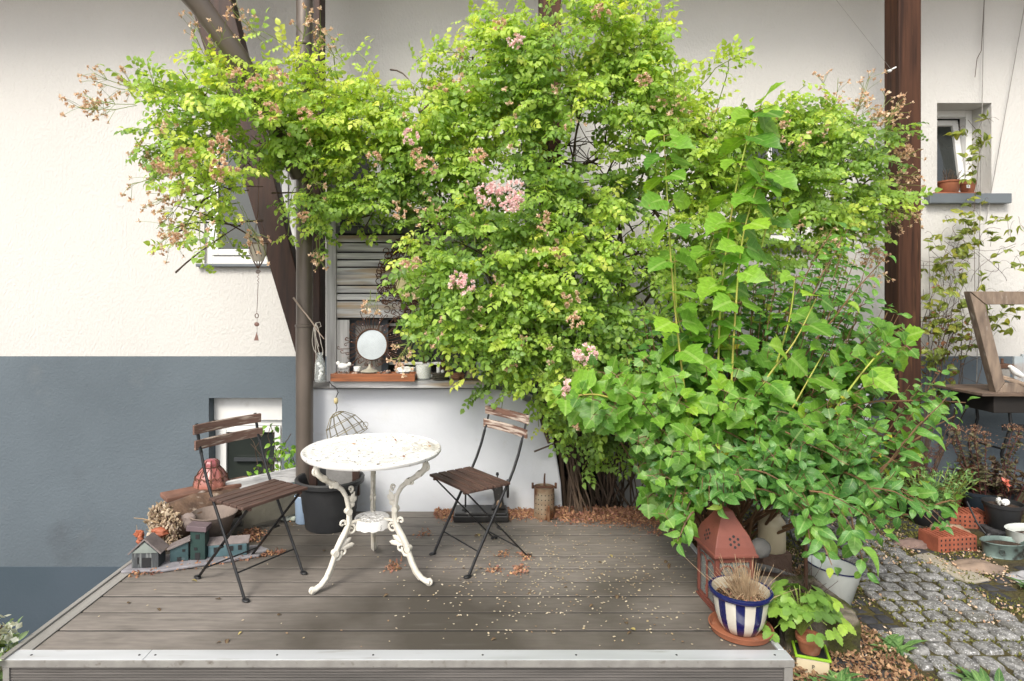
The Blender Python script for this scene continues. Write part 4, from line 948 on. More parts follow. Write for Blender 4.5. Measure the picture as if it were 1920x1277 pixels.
# ---- terracotta coloured lantern
ln = thing('metal_lantern', 'tall oxide red metal lantern with arched glass sides at the deck edge', 'lantern', (1.135,2.865,0), R(3))
lw_, ld_ = .088, .105
mb = MB()
for sx in (-1,1):
    for sy in (-1,1): mb.box((sx*(lw_-.009), sy*(ld_-.009), .135), (.018,.018,.23))
for z_ in (.012,.243):
    for sy in (-1,1): mb.box((0, sy*(ld_-.007), z_), (lw_*2-.036-.001,.014,.024))
    for sx in (-1,1): mb.box((sx*(lw_-.007), 0, z_), (.014,ld_*2-.036-.001,.024))
mb.box((0,0,.004),(lw_*2+.01,ld_*2+.01,.008))
mb.build('body', m_redmetal, ln, local=True, bevel=.002)
def ring_sq(w, d, z): return [(-w,-d,z),(w,-d,z),(w,d,z),(-w,d,z)]
prof = [(1.16,.256),(1.16,.268),(1.10,.270),(1.02,.30),(.84,.345),(.58,.385),(.40,.415),(.30,.437),(.12,.447)]
vs = []; 
for k_, z_ in prof: vs += ring_sq(lw_*k_, ld_*k_, z_)
fs = [(3,2,1,0)] + [(i*4+q, i*4+(q+1)%4, (i+1)*4+(q+1)%4, (i+1)*4+q) for i in range(len(prof)-1) for q in range(4)] + [tuple((len(prof)-1)*4+q for q in range(4))]
roof = MB().add(vs, fs).build('roof', m_redmetal, ln, local=True, bevel=.003)
mb = MB()
for (px_, pz_) in [(0,0)] + [(.021*math.cos(k*math.pi/3+.5), .021*math.sin(k*math.pi/3+.5)) for k in range(6)]:
    # vents: dark discs a millimetre proud of the sloping roof, on the front and the side facing the deck
    zz = .322+pz_; kk = 1.02 - (zz-.30)/.045*.18
    sl_ = math.atan2(ld_*.18, .045)
    mb.lathe([(.0062,0),(.0062,.0008),(0,.0009)], (px_, -ld_*kk-.0006, zz), 12, tilt=Matrix.Rotation(R(90)-sl_,3,'X'))
    sl2 = math.atan2(lw_*.18, .045)
    mb.lathe([(.0062,0),(.0062,.0008),(0,.0009)], (-lw_*kk-.0006, px_, zz), 12, tilt=Matrix.Rotation(-R(90)+sl2,3,'Y'))
mb.build('vent_holes', m_dark, roof, local=True)
mb = MB()
for sy in (-1,1): mb.box((0, sy*(ld_-.010), .128), (lw_*2-.036,.0025,.20))
for sx in (-1,1): mb.box((sx*(lw_-.010), 0, .128), (.0025,ld_*2-.036,.20))
mb.build('glass', glassmat('lantern_glass', (.25,.27,.26), .04, .5), ln, local=True)
mb = MB()
def arch(fn, w):
    for c in (-w/2, w/2):
        mb.tube([fn(c-w/2+.004, .03)] + [fn(c+(w/2-.004)*-math.cos(t), .185+.03*math.sin(t)) for t in [q*math.pi/10 for q in range(11)]] + [fn(c+w/2-.004, .03)], .0035, 6)
    mb.tube([fn(0, .03), fn(.018,.07), fn(-.014,.12), fn(.01,.17)], .0022, 5)
arch(lambda a, z: (a, -ld_+.004, z), lw_-.018); arch(lambda a, z: (a, ld_-.004, z), lw_-.018)
arch(lambda a, z: (-lw_+.004, a, z), ld_-.018); arch(lambda a, z: (lw_-.004, a, z), ld_-.018)
mb.build('grille', m_redmetal, ln, local=True, smooth=True)
# ---- striped pot
px0, py0 = 1.105, 2.618
o = MB().lathe([(.10,0),(.120,.004),(.128,.026),(.130,.028),(.125,.028),(.115,.010),(0,.009)], (px0,py0,.001), 48).build('saucer', m_terra, smooth=True); tag(o, 'round terracotta saucer under the blue striped pot on the deck corner', 'saucer')
sp = thing('striped_pot', 'blue and white striped glazed pot with dry bleached stems at the deck corner', 'plant pot', (px0,py0,.011))
m_str = bpy.data.materials.new('striped_glaze_pot'); m_str.use_nodes = True; t_ = m_str.node_tree; b_ = t_.nodes['Principled BSDF']
tc_ = t_.nodes.new('ShaderNodeTexCoord'); sp_ = t_.nodes.new('ShaderNodeSeparateXYZ'); at = t_.nodes.new('ShaderNodeMath'); at.operation = 'ARCTAN2'; mu = t_.nodes.new('ShaderNodeMath'); mu.operation = 'MULTIPLY'; mu.inputs[1].default_value = 9/(2*math.pi)
ad = t_.nodes.new('ShaderNodeMath'); ad.inputs[1].default_value = 20.05; fr = t_.nodes.new('ShaderNodeMath'); fr.operation = 'FRACT'; gt = t_.nodes.new('ShaderNodeMapRange'); gt.inputs[1].default_value = .44; gt.inputs[2].default_value = .47
mx_ = t_.nodes.new('ShaderNodeMix'); mx_.data_type = 'RGBA'; mx_.inputs[6].default_value = (.008,.011,.075,1); mx_.inputs[7].default_value = (.52,.49,.42,1)
L_ = t_.links; L_.new(tc_.outputs['Object'], sp_.inputs[0]); L_.new(sp_.outputs[1], at.inputs[0]); L_.new(sp_.outputs[0], at.inputs[1]); L_.new(at.outputs[0], mu.inputs[0]); L_.new(mu.outputs[0], ad.inputs[0]); L_.new(ad.outputs[0], fr.inputs[0]); L_.new(fr.outputs[0], gt.inputs[0]); L_.new(gt.outputs[0], mx_.inputs[0]); L_.new(mx_.outputs[2], b_.inputs['Base Color'])
b_.inputs['Roughness'].default_value = .18; b_.inputs['Coat Weight'].default_value = .4
MB().lathe([(.066,0),(.074,.004),(.092,.035),(.104,.075),(.111,.12),(.115,.150)], (px0,py0,.012), 64).build('pot_body', m_str, sp, smooth=True)
MB().lathe([(.115,.1505),(.126,.154),(.130,.163),(.128,.172),(.120,.175),(.1155,.171)], (px0,py0,.012), 64, cap=False).build('rim', m_blue, sp, smooth=True)
MB().lathe([(.115,.172),(.112,.16),(.108,.12)], (px0,py0,.012), 64, cap=False).build('lining', M('cream_glaze', (.58,.54,.44), (.5,.46,.36), .3, 9), sp, smooth=True)
mb = MB(); n = 40; vs = []; fs = []
for i in range(9):
    for k in range(n):
        r_ = .109*i/8; a = 2*math.pi*k/n; x_, y_ = r_*math.cos(a), r_*math.sin(a); vs.append((px0+x_, py0+y_, .135 + .016*mnoise.noise(Vector((x_*30,y_*30,1)))+.008*mnoise.noise(Vector((x_*90,y_*90,1)))))
fs = [(i*n+k, i*n+(k+1)%n, (i+1)*n+(k+1)%n, (i+1)*n+k) for i in range(8) for k in range(n)]
mb.add(vs, fs).build('soil', m_soil, sp, smooth=True)
random.seed(21); mb = MB()
for k in range(230):
    a, r_ = ru(0, 6.28), abs(random.gauss(0, .028)); b0 = Vector((px0+.028+r_*math.cos(a), py0+.01+r_*math.sin(a), .135))
    top_ = b0 + Vector(((b0.x-px0-.028)*1.6+ru(-.02,.02)-.012, (b0.y-py0)*.9+ru(-.02,.02), ru(.05,.155)))
    mb.tube([b0, b0.lerp(top_, .5)+Vector((ru(-.008,.008),ru(-.008,.008),0)), top_], [ru(.0011,.002),.0012,.0006], 4)
for k in range(30):
    a = ru(0, 6.28); b0 = Vector((px0+.03,py0-.01,.14)); e = b0+Vector((.075*math.cos(a), .06*math.sin(a), ru(-.0,.03))); mb.tube(arc(b0, e, (0,0,.02), 4), .0011, 4)
mb.build('dry_stems', m_straw, sp)
# litter on top of the soil
cl = Cloud()
for k in range(220):
    a, r_ = ru(0,6.28), .1*math.sqrt(ru(.02,1)); cl.add(T_PETAL, (px0+r_*math.cos(a), py0+r_*math.sin(a), .150+ru(0,.008)), rdir((0,0,0)), rdir((0,0,1.2)), ru(.006,.013), ru(0,1))
cl.build('litter', m_petal, sp)

# ---- bits right of the deck
mc_ = thing('milk_can', 'cream enamel milk can with a side handle standing beyond the red metal lantern', 'can', (X(1447,3.45),3.45,0))
mx0 = X(1447,3.45); zb = Z(1032,3.45)
MB().lathe([(.062,0),(.070,.005),(.072,.012),(.072,.15),(.070,.165),(.050,.195),(.046,.205),(.050,.215),(.046,.218),(.044,.20)], (mx0,3.45,zb), 36).build('can_body', m_cream, mc_, smooth=True)
MB().tube([(mx0+.072,3.43,zb+.15),(mx0+.085,3.42,zb+.13),(mx0+.10,3.41,zb+.07),(mx0+.105,3.40,zb+.05)], .003, 6).build('handle', m_iron, mc_, smooth=True)
o = MB().box((mx0+.01,3.46,(zb+ZG)/2), (.16,.12,zb-ZG)).build('brick_plinth', M('dusty_brick', (.20,.13,.10), (.14,.09,.07), .9, 12, bump=.4, bscale=60), bevel=.005); tag(o, 'dusty brick support under the cream milk can', 'brick')
o = MB().blob((X(1425,3.1),3.10,Z(1028,3.1)), (.055,.03,.05), 31, .15).build('flat_pebble', m_conc, smooth=True); tag(o, 'flat grey pebble propped between the lantern and the milk can', 'stone')
o = MB().tube([G(1418,1062,-.06), G(1440,1066,-.06), G(1475,1075,-.06), G(1492,1079,-.06)], [.020,.018,.008,.004], 10, flat=.35).build('grey_trowel', m_conc, smooth=True); tag(o, 'narrow grey trowel blade lying on the rusty brown litter', 'trowel')
eb = thing('enamel_bucket', 'white enamel bucket with a blue rim standing at the edge of the cobbles', 'bucket', (1.80,3.17,ZG))
ec = Vector((1.80,3.17,ZG+.002)); tl_ = Matrix.Rotation(R(6),3,'Y')
MB().lathe([(.085,0),(.090,.004),(.125,.185),(.129,.19),(.122,.187),(.085,.012),(0,.01)], ec, 40, tilt=tl_).build('bucket_body', m_enamel, eb, smooth=True)
MB().lathe([(.1265,.187),(.1325,.190),(.1315,.196),(.1255,.195)], ec, 40, tilt=tl_, cap=False).build('rim', m_blue, eb, smooth=True)
o = MB().tube([(X(1512,2.98),2.98,ZG-.02), (X(1510,2.98),2.98,Z(965,2.98))], .009, 10).build('iron_rod', m_rustd, smooth=True); tag(o, 'thin rusty iron rod stuck upright before the enamel bucket', 'rod')
# mossy stone trough
st = thing('stone_trough', 'moss covered rough stone trough beside the striped pot', 'trough', (1.50,2.83,ZG))
n = 20; 
def rough(x0, x1, y0, y1, z0, z1, seed, amp=.012, n=10):
    mb = MB(); vs = []; idx = {}
    fs = []
    def vid(p):
        k = tuple(round(q,5) for q in p)
        if k not in idx:
            v = Vector(p); c = Vector(((x0+x1)/2,(y0+y1)/2,(z0+z1)/2)); d = (v-c)
            q = mnoise.noise(v*9+Vector((seed,0,0)))*amp*1.6 + mnoise.noise(v*28+Vector((0,seed,0)))*amp*.7
            e = Vector((abs(d.x)/((x1-x0)/2), abs(d.y)/((y1-y0)/2), abs(d.z)/((z1-z0)/2))); r_ = sum(1 for t in e if t > .88)
            v2 = c + d*(1 - .05*(r_ >= 2)) + d.normalized()*q; idx[k] = len(vs); vs.append(v2)
        return idx[k]
    for ax in range(3):
        for sd in (0, 1):
            for i in range(n):
                for j in range(n):
                    q = []
                    for (a, b) in ((i,j),(i+1,j),(i+1,j+1),(i,j+1)):
                        u, w = a/n, b/n; c3 = [0,0,0]; c3[ax] = sd; c3[(ax+1)%3] = u; c3[(ax+2)%3] = w
                        q.append(vid((x0+(x1-x0)*c3[0], y0+(y1-y0)*c3[1], z0+(z1-z0)*c3[2])))
                    fs.append(q if sd else q[::-1])
    return mb.add(vs, fs)
m_trough = M('mossy_stone', (.22,.185,.155), (.12,.10,.085), .95, 9, bump=1, bscale=40, bdist=.015, spots=((.05,.052,.012), 5, .44, .56), spots2=((.03,.025,.02), 8, .6, .7))
zt_ = .03
rough(1.33,1.655,2.67,2.735,ZG-.02,zt_,1).build('trough_wall', m_trough, st, smooth=True)
rough(1.60,1.66,2.70,3.03,ZG-.02,zt_+.01,2).build('trough_wall', m_trough, st, smooth=True)
rough(1.33,1.66,3.0,3.06,ZG-.02,zt_+.01,3).build('trough_wall', m_trough, st, smooth=True)
rough(1.36,1.60,2.72,3.0,ZG-.02,zt_-.035,4).build('soil', m_soil, st, smooth=True)
mb = MB()
for k in range(26):
    b0 = Vector((1.53+ru(-.03,.03), 2.90+ru(-.03,.03), zt_-.04)); mb.tube(arc(b0, b0+Vector((ru(-.14,.14), ru(-.1,.1), ru(.08,.2))), (0,0,0), 4, .006), [.002,.0018,.0015,.001,.0008], 4)
mb.build('dry_twigs', m_bark, st)
# square planter with strawberry pot
sq = thing('square_planter', 'small square cream planter with a lime green rim at the deck corner', 'planter', (1.395,2.60,ZG))
MB().box((1.395,2.60,ZG+.038), (.125,.115,.07), R(-20)).build('planter_body', m_cream, sq, bevel=.008)
MB().box((1.395,2.60,ZG+.0745), (.112,.102,.002), R(-20)).build('inside', m_dark, sq)
mrz = Matrix.Rotation(R(-20),3,'Z'); mb = MB()
for dx, dy, lx, ly in ((0,.06,.135,.010),(0,-.06,.135,.010),(.0625,0,.010,.110),(-.0625,0,.010,.110)): mb.box(Vector((1.395,2.60,ZG+.078)) + mrz @ Vector((dx,dy,0)), (lx,ly,.010), mrz)
mb.build('rim', M('lime_rim', (.26,.48,.03), None, .5), sq, bevel=.002)
tp = thing('terracotta_pot', 'small terracotta pot with a bushy lime green leafy plant in the cream planter', 'potted plant', (1.372,2.62,ZG+.08))
MB().lathe([(.038,0),(.05,.05),(.054,.05),(.055,.066),(.05,.066),(.046,.055),(0,.054)], (1.39,2.60,ZG+.0765), 28).build('pot', m_terra, tp, smooth=True)
# ---- far right group
fb = thing('hollow_brick', 'orange red hollow clay brick with ribbed top lying beside the cobbles', 'brick', (2.93,3.86,ZG), R(8))
m_brick = M('orange_brick', (.34,.10,.055), (.24,.07,.04), .85, 12, bump=.4, bscale=60, spots=((.22,.09,.06), 8, .6, .72))
MB().b2(-.135,.135,-.075,.075,.002,.10).build('brick_body', m_brick, fb, local=True, bevel=.003)
mb = MB()
for k in range(9): mb.b2(-.130+.030*k, -.118+.030*k, -.073,.073,.1006,.106)
mb.build('ribs', m_brick, fb, local=True, bevel=.001)
mb = MB()
for i in range(3):
    for k in range(9): mb.b2(-.120+.029*k, -.111+.029*k, -.0763, -.0753, .018+.029*i, .030+.029*i)
mb.build('holes', m_dark, fb, local=True)
fb2 = copy_tree(fb); fb2.location = (3.34,4.25,ZG); fb2.rotation_euler[2] = R(-12); fb2['label'] = 'hollow brick set back between the dark foliage trough and the orange brick'
mz = thing('oval_planter', 'oval verdigris metal planter with ring handles next to the orange hollow brick', 'planter', (3.18,3.74,ZG))
m_verd = M('verdigris', (.16,.22,.20), (.09,.12,.115), .5, 12, metal=.3, spots=((.035,.035,.03), 12, .5, .62), bump=.2)
MB().lathe([(.098,0),(.102,.006),(.098,.012),(.108,.085),(.114,.09),(.108,.094),(.100,.08),(.09,.03),(0,.045)], (3.18,3.74,ZG+.002), 36, sx=1.15, sy=.72).build('planter_body', m_verd, mz, smooth=True)
MB().tube([(3.18+.118, 3.70+.012*math.cos(t), ZG+.055+.016*math.sin(t)) for t in [q*.5 for q in range(14)]], .004, 6).tube([(3.10+.016*math.cos(t), 3.655, ZG+.06+.016*math.sin(t)) for t in [q*.5 for q in range(14)]], .003, 6).build('handle', m_verd, mz, smooth=True)
MB().lathe([(.10,.07),(.05,.078),(0,.075)], (3.18,3.74,ZG), 24, sx=1.1, sy=.68, jit=.05).build('soil', m_soil, mz)
def rndpot(name, c, r0, r1, h, mat, label, cat='plant pot', soil=True, n=36, sx=1, sy=1, tilt=None):
    t = thing(name, label, cat, c)
    MB().lathe([(r0,0),(r0+.003,.003),(r1,h*.86),(r1+.006,h*.87),(r1+.008,h),(r1,h),(r1-.004,h*.85),(0,h*.8)], c, n, sx, sy, tilt).build('pot', mat, t, smooth=True)
    if soil: MB().lathe([(r1-.004,h*.84),(r1*.5,h*.88),(0,h*.86)], c, 24, sx, sy, tilt, .04).build('soil', m_soil, t)
    return t
pA = rndpot('black_pot', (3.46,4.07,ZG+.05), .075,.105,.17, m_bpot, 'round black plastic pot with bleached scraps, before the dark foliage trough')
MB().blob((3.46,4.05,ZG+.225), (.03,.015,.02), 3, .5, n=6).blob((3.44,4.08,ZG+.225), (.012,.02,.025), 7, .5, n=6).build('scrap', m_white, pA)
o = rough(3.36,3.56,3.99,4.15,ZG,ZG+.048,14).build('dark_slab', m_basalt, smooth=True); tag(o, 'dark stone slab under the round black pot', 'stone')
pB = rndpot('dark_trough', (3.64,4.40,ZG+.02), .12,.15,.17, M('blue_black_plastic', (.018,.028,.038), None, .45), 'blue black oblong trough full of purple leaved stonecrop', 'planter', sx=1.2, sy=.7)
pC = thing('zinc_tub', 'low whitish zinc tub at the picture edge filled with stones and scraps', 'tub', (3.42,3.80,ZG))
MB().lathe([(.14,0),(.144,.004),(.155,.13),(.16,.135),(.152,.135),(.14,.06),(0,.07)], (3.44,3.80,ZG+.002), 40, sx=1.1, sy=.75).build('tub_body', m_enamel, pC, smooth=True)
MB().lathe([(.147,.09),(.07,.10),(0,.095)], (3.44,3.80,ZG), 24, sx=1.08, sy=.73, jit=.05).build('soil', m_soil, pC)
mb = MB(); random.seed(9)
for k in range(16): mb.blob((3.44+ru(-.10,.10), 3.80+ru(-.06,.06), ZG+.11+ru(0,.02)), (ru(.012,.03),ru(.012,.024),ru(.008,.018)), k, .4, n=6)
mb.build('stones', M('scrap_stone', (.30,.22,.18), (.16,.13,.12), .8, 16), pC, smooth=True)
o = rndpot('terracotta_pot', (3.66,4.02,ZG+.06), .05,.075,.12, m_terra, 'orange terracotta pot at the picture edge above the whitish zinc tub')
o = rndpot('tipped_terracotta_pot', (3.62,4.70,ZG+.04), .10,.165,.24, m_terra, 'large terracotta pot tipped over behind the green stonecrop', soil=False, tilt=Matrix.Rotation(R(38),3,'Y') @ Matrix.Rotation(R(35),3,'X'))
o = rndpot('terracotta_pot', (3.42,4.52,ZG), .07,.10,.15, m_terra, 'upright terracotta pot partly hidden by the green stonecrop')
gs = rndpot('green_stonecrop', (3.12,4.28,ZG), .10,.14,.14, m_bpot, 'bushy fresh green stonecrop in a black pot behind the orange hollow brick', 'potted plant')
for (c, r_, sd, m_, lab) in (((3.06,4.03,ZG+.03),(.13,.08,.055),41,M('sandstone', (.34,.24,.16), (.25,.18,.12), .9, 9, bump=.5, bscale=40),'sandy rock behind the orange hollow brick'),
                        ((2.88,3.56,ZG+.005),(.13,.09,.035),42,M('tan_rock', (.30,.22,.165), (.20,.15,.12), .9, 9, bump=.6, bscale=40),'broad tan rock before the verdigris oval planter'),
                        ((2.72,3.88,ZG+.01),(.10,.06,.035),43,M('rosy_rock', (.25,.17,.145), (.17,.12,.105), .9, 9, bump=.6, bscale=40),'rosy brown rock at the cobbles, nearest the timber post'),
                        ((2.52,4.05,ZG+.01),(.08,.06,.035),44,M('grey_rock', (.2,.19,.18), (.13,.12,.12), .9, 9, bump=.6, bscale=40),'grey cobble lying loose at the path edge by the shrub'),
                        ((3.08,3.42,ZG+.005),(.12,.08,.03),45,M('white_rock', (.42,.42,.44), (.3,.3,.32), .9, 9, bump=.4, bscale=40),'whitish flat stone below the zinc tub')):
    put('rock', MB().blob(c, r_, sd, .35), m_, lab, 'rock', smooth=True)
o = MB().slab([(2.62,3.72),(2.74,3.76),(2.82,3.40),(2.68,3.36),(2.62,3.50)], ZG-.005, ZG+.016).build('flagstone', M('pale_flag', (.40,.36,.29), (.30,.27,.22), .85, 9, bump=.3, bscale=50), bevel=.004); tag(o, 'pale beige flagstone set at the edge of the dark edging stones', 'stone')
# iron tool
o = MB().tube([(3.18,4.02,ZG+.24),(3.20,3.96,ZG+.12),(3.22,3.91,ZG+.06)], [.006,.006,.006], 6).blob((3.23,3.90,ZG+.055), (.03,.02,.03), 3, .1, n=8).build('iron_ladle', m_iron, smooth=True); tag(o, 'dark iron ladle leaning between the two hollow bricks', 'ladle')

# ---- weathered window frame on an iron table
tbl = thing('iron_table', 'small dark iron table with weathered top against the grey plinth', 'table', (3.9,4.5,ZG))
YT = 4.42
zt2 = Z(737,YT)
MB().b2(X(1838,YT), 4.6, YT-.02, YT+.46, zt2-.022, zt2).build('tabletop', M('old_board', (.16,.11,.08), (.09,.065,.05), .8, 4, (1,6,6), bump=.5, bscale=20), tbl, bevel=.004)
MB().b2(X(1870,YT), 4.5, YT+.03, YT+.44, zt2-.15, zt2-.023).build('apron', M('shaded_apron', (.02,.016,.014), (.012,.010,.009), .7, 6), tbl, bevel=.004)  # apron kept near black to paint the deep shadow under the table
for xx in (X(1893,YT+.05), 4.45):
    mb = MB()
    for yy in (YT+.06, YT+.36): mb.tube([(xx,yy,zt2-.07), (xx+.02,yy,zt2-.25), (xx-.05,yy,zt2-.45), (xx-.02,yy,zt2-.62), (xx-.09,yy,ZG)], .011, 8)
    mb.tube([(xx-.04,YT+.06,zt2-.42),(xx-.04,YT+.36,zt2-.42)], .008, 8).tube([(xx-.1,YT+.06,ZG+.15),(xx+.25,YT+.06,ZG+.18)], .009, 8)
    mb.build('leg', m_iron, tbl, smooth=True)
MB().b2(X(1889,YT), 4.4, YT+.04, YT+.05, zt2-.28, zt2-.235).build('iron_tracery', m_iron, tbl, smooth=True)
wf = thing('weathered_frame', 'old grey wooden window frame, skewed, standing on the iron table', 'frame', (X(1860,YT),YT,zt2))
m_wf = M('weathered_frame_wood', (.24,.18,.135), (.12,.09,.072), .85, 4, (5,5,1.5), bump=.6, bscale=22, bdist=.004, spots=((.34,.30,.26), 5, .6, .72))
def q3(px, py): return (X(px,YT+.06), Z(py,YT+.06))
MB().prism([q3(1812,547), q3(1842,572), q3(1878,716), q3(1862,738)], YT+.03, YT+.09).build('side_rail', m_wf, wf, bevel=.004)
MB().prism([q3(1813,546.5), q3(2060,546.5), q3(2040,571), q3(1842.5,571)], YT+.028, YT+.092).build('top_rail', m_wf, wf, bevel=.004)
MB().prism([q3(1863,738), q3(1879,717), q3(2060,724), q3(2060,738)], YT+.029, YT+.091).build('bottom_rail', m_wf, wf, bevel=.004)
# items on it
vr = thing('vine_wreath', 'loose wreath of bleached grey vine stems lying on the iron table', 'wreath', (X(1915,YT),YT,zt2))
mb = MB(); random.seed(4)
for k in range(16):
    c = Vector((X(1935,YT-.0), YT+.10, zt2+.05)); a0 = ru(0,6.28); pts = [c + Vector(((.15+.015*math.sin(t*3+k))*math.cos(t+a0), .08*math.sin(t+a0), -.05*math.cos(t+a0)+ru(-.006,.006)+.008*math.sin(k))) for t in [q*.45 for q in range(13)]]
    mb.tube(pts, ru(.004,.008), 5)
mb.build('vines', M('bleached_vine', (.36,.27,.20), (.22,.165,.13), .8, 9), vr, smooth=True)
put('white_driftwood', MB().tube([P(1893,686,YT+.02), P(1903,697,YT+.02), P(1916,705,YT+.02)], [.012,.026,.018], 10), m_white, 'smooth white piece of driftwood resting on the vine wreath', 'driftwood', smooth=True)
o = thing('tin_bird_house', 'small metal box lantern with rusty red roof standing inside the weathered frame', 'lantern', (X(1879,YT+.15),YT+.15,zt2))
MB().b2(X(1870,YT+.15), X(1888,YT+.15), YT+.12, YT+.19, zt2, Z(690,YT+.15)).build('box', m_alu2, o, bevel=.003)
MB().b2(X(1866,YT+.15), X(1892,YT+.15), YT+.11, YT+.20, Z(690,YT+.15)+.001, Z(682,YT+.15)).tube([P(1879,682,YT+.15), P(1879,672,YT+.15)], .01, 8).build('roof', m_rustd, o, bevel=.003)
put('driftwood_board', MB().b2(X(1898,YT+.2), X(1913,YT+.2), YT+.18, YT+.20, zt2, Z(668,YT+.2)).b2(X(1914,YT+.2), X(1926,YT+.2), YT+.185, YT+.205, zt2, Z(664,YT+.2)), M('blue_flaking_wood', (.32,.36,.38), (.28,.17,.11), .8, 6, ramp=(.45,.6), bump=.4), 'upright boards with flaking bluish paint behind the vine wreath', 'boards', bevel=.003)
# wires on the wall
for k, (a, b, lab) in enumerate(((P(1846,-30,WY-.05), P(1828,880,WY-.05), 'thin trellis wire rising past the small window'), (P(1925,-10,WY-.05), P(1848,420,WY-.05), 'thin slanting trellis wire at the picture edge'))):
    tag(MB().tube([a, b], .0035, 5).build('trellis_wire', m_alu2), lab, 'wire')
tag(MB().tube([P(1560,-10,WY-.9), P(1673,133,4.38)], .0015, 4).build('tie_wire', m_alu2), 'fine wire tied off on the timber post above the rose tips', 'wire')
tag(MB().blob(P(1668,133,4.35), (.016,.012,.010), 3, .5, n=6).tube([P(1672,130,4.385), P(1680,126,4.385)], .006, 6).build('white_knot', m_white, smooth=True), 'white knot of cord on the timber post', 'knot')
tag(MB().b2(X(1790,WY)-.03, X(1790,WY)+.03, WY-.04, WY-.007, Z(825,WY), Z(815,WY)).blob((X(1776,WY), WY-.03, Z(812,WY)), .02, 2, .1, n=6).build('water_tap', m_alu2, bevel=.004), 'small metal garden tap on the grey plinth', 'tap')
# pots on the window sill
zs_ = hr[2]+.012
o = MB().b2(X(1760,5.03), X(1838,5.03), 5.06, 5.22, hr[2]-.002, zs_-.001).build('sill_tray', m_terra, bevel=.003); tag(o, 'flat terracotta tray on the sill of the small window', 'tray')
s1 = thing('terracotta_planter', 'wide terracotta planter with dead brown stems on the small window sill', 'potted plant', (X(1779,5.13),5.13,zs_))
MB().lathe([(.062,0),(.066,.004),(.080,.085),(.088,.088),(.089,.10),(.082,.10),(.075,.08),(0,.078)], (X(1779,5.13),5.13,zs_), 36).build('pot', m_terra, s1, smooth=True)
mb = MB()
for k in range(34):
    b0 = Vector((X(1779,5.13)+ru(-.04,.04), 5.13+ru(-.03,.03), zs_+.085)); mb.tube(arc(b0, b0+Vector((ru(-.05,.05), ru(-.04,.04), ru(.04,.12))), (0,0,0), 3, .004), .0022, 4)
mb.build('dead_stems', m_bark, s1)
s2 = thing('terracotta_pot', 'small terracotta pot with a white tag on the small window sill', 'plant pot', (X(1812,5.12),5.12,zs_))
MB().lathe([(.042,0),(.045,.004),(.055,.07),(.060,.072),(.061,.095),(.056,.095),(.05,.07),(0,.068)], (X(1814,5.14),5.14,zs_), 32).build('pot', m_terra, s2, smooth=True)
MB().lathe([(.062,.096),(.064,.10),(.058,.104),(.05,.09),(0,.088)], (X(1814,5.14),5.14,zs_), 32).build('inner_pot', m_bpot, s2, smooth=True)
tg = MB().box((X(1817,5.07),5.078,zs_+.048), (.034,.002,.026), R(8)).build('tag', m_white, s2)
def text(body, size, loc, rot, mat, parent, name='lettering'):
    c = bpy.data.curves.new(name, 'FONT'); c.body = body; c.size = size; c.extrude = .0004; c.align_x = 'CENTER'; c.align_y = 'CENTER'
    to = bpy.data.objects.new('tmp', c); S.collection.objects.link(to); dg = bpy.context.evaluated_depsgraph_get(); me = bpy.data.meshes.new_from_object(to.evaluated_get(dg)); bpy.data.objects.remove(to)
    me.materials.clear(); me.materials.append(mat); o = bpy.data.objects.new(name, me); S.collection.objects.link(o); o.parent = parent
    q = parent; off = Vector((0,0,0))
    while q is not None: off += q.location; q = q.parent
    o.location = Vector(loc)-off; o.rotation_euler = rot; return o
text('R', .022, (X(1817,5.07),5.0762,zs_+.048), (R(90),0,R(8)), m_dark, tg)
text('P', .022, (1.372,2.537,ZG+.045), (R(90),0,R(-20)), m_dark, sq)

# near-black panels beside the low wall stand in for deep foliage shade
cs = MB().b2(X(1060,4.35), X(1200,4.35), 4.75, 4.78, ZG-.1, .75).b2(X(1060,4.35), X(1200,4.35), 4.3, 4.75, .42, .46)
tag(cs.build('foliage_shade_panel', m_dark), 'dark panels standing in for foliage shade behind the rose stems beside the low wall', 'shade panel')
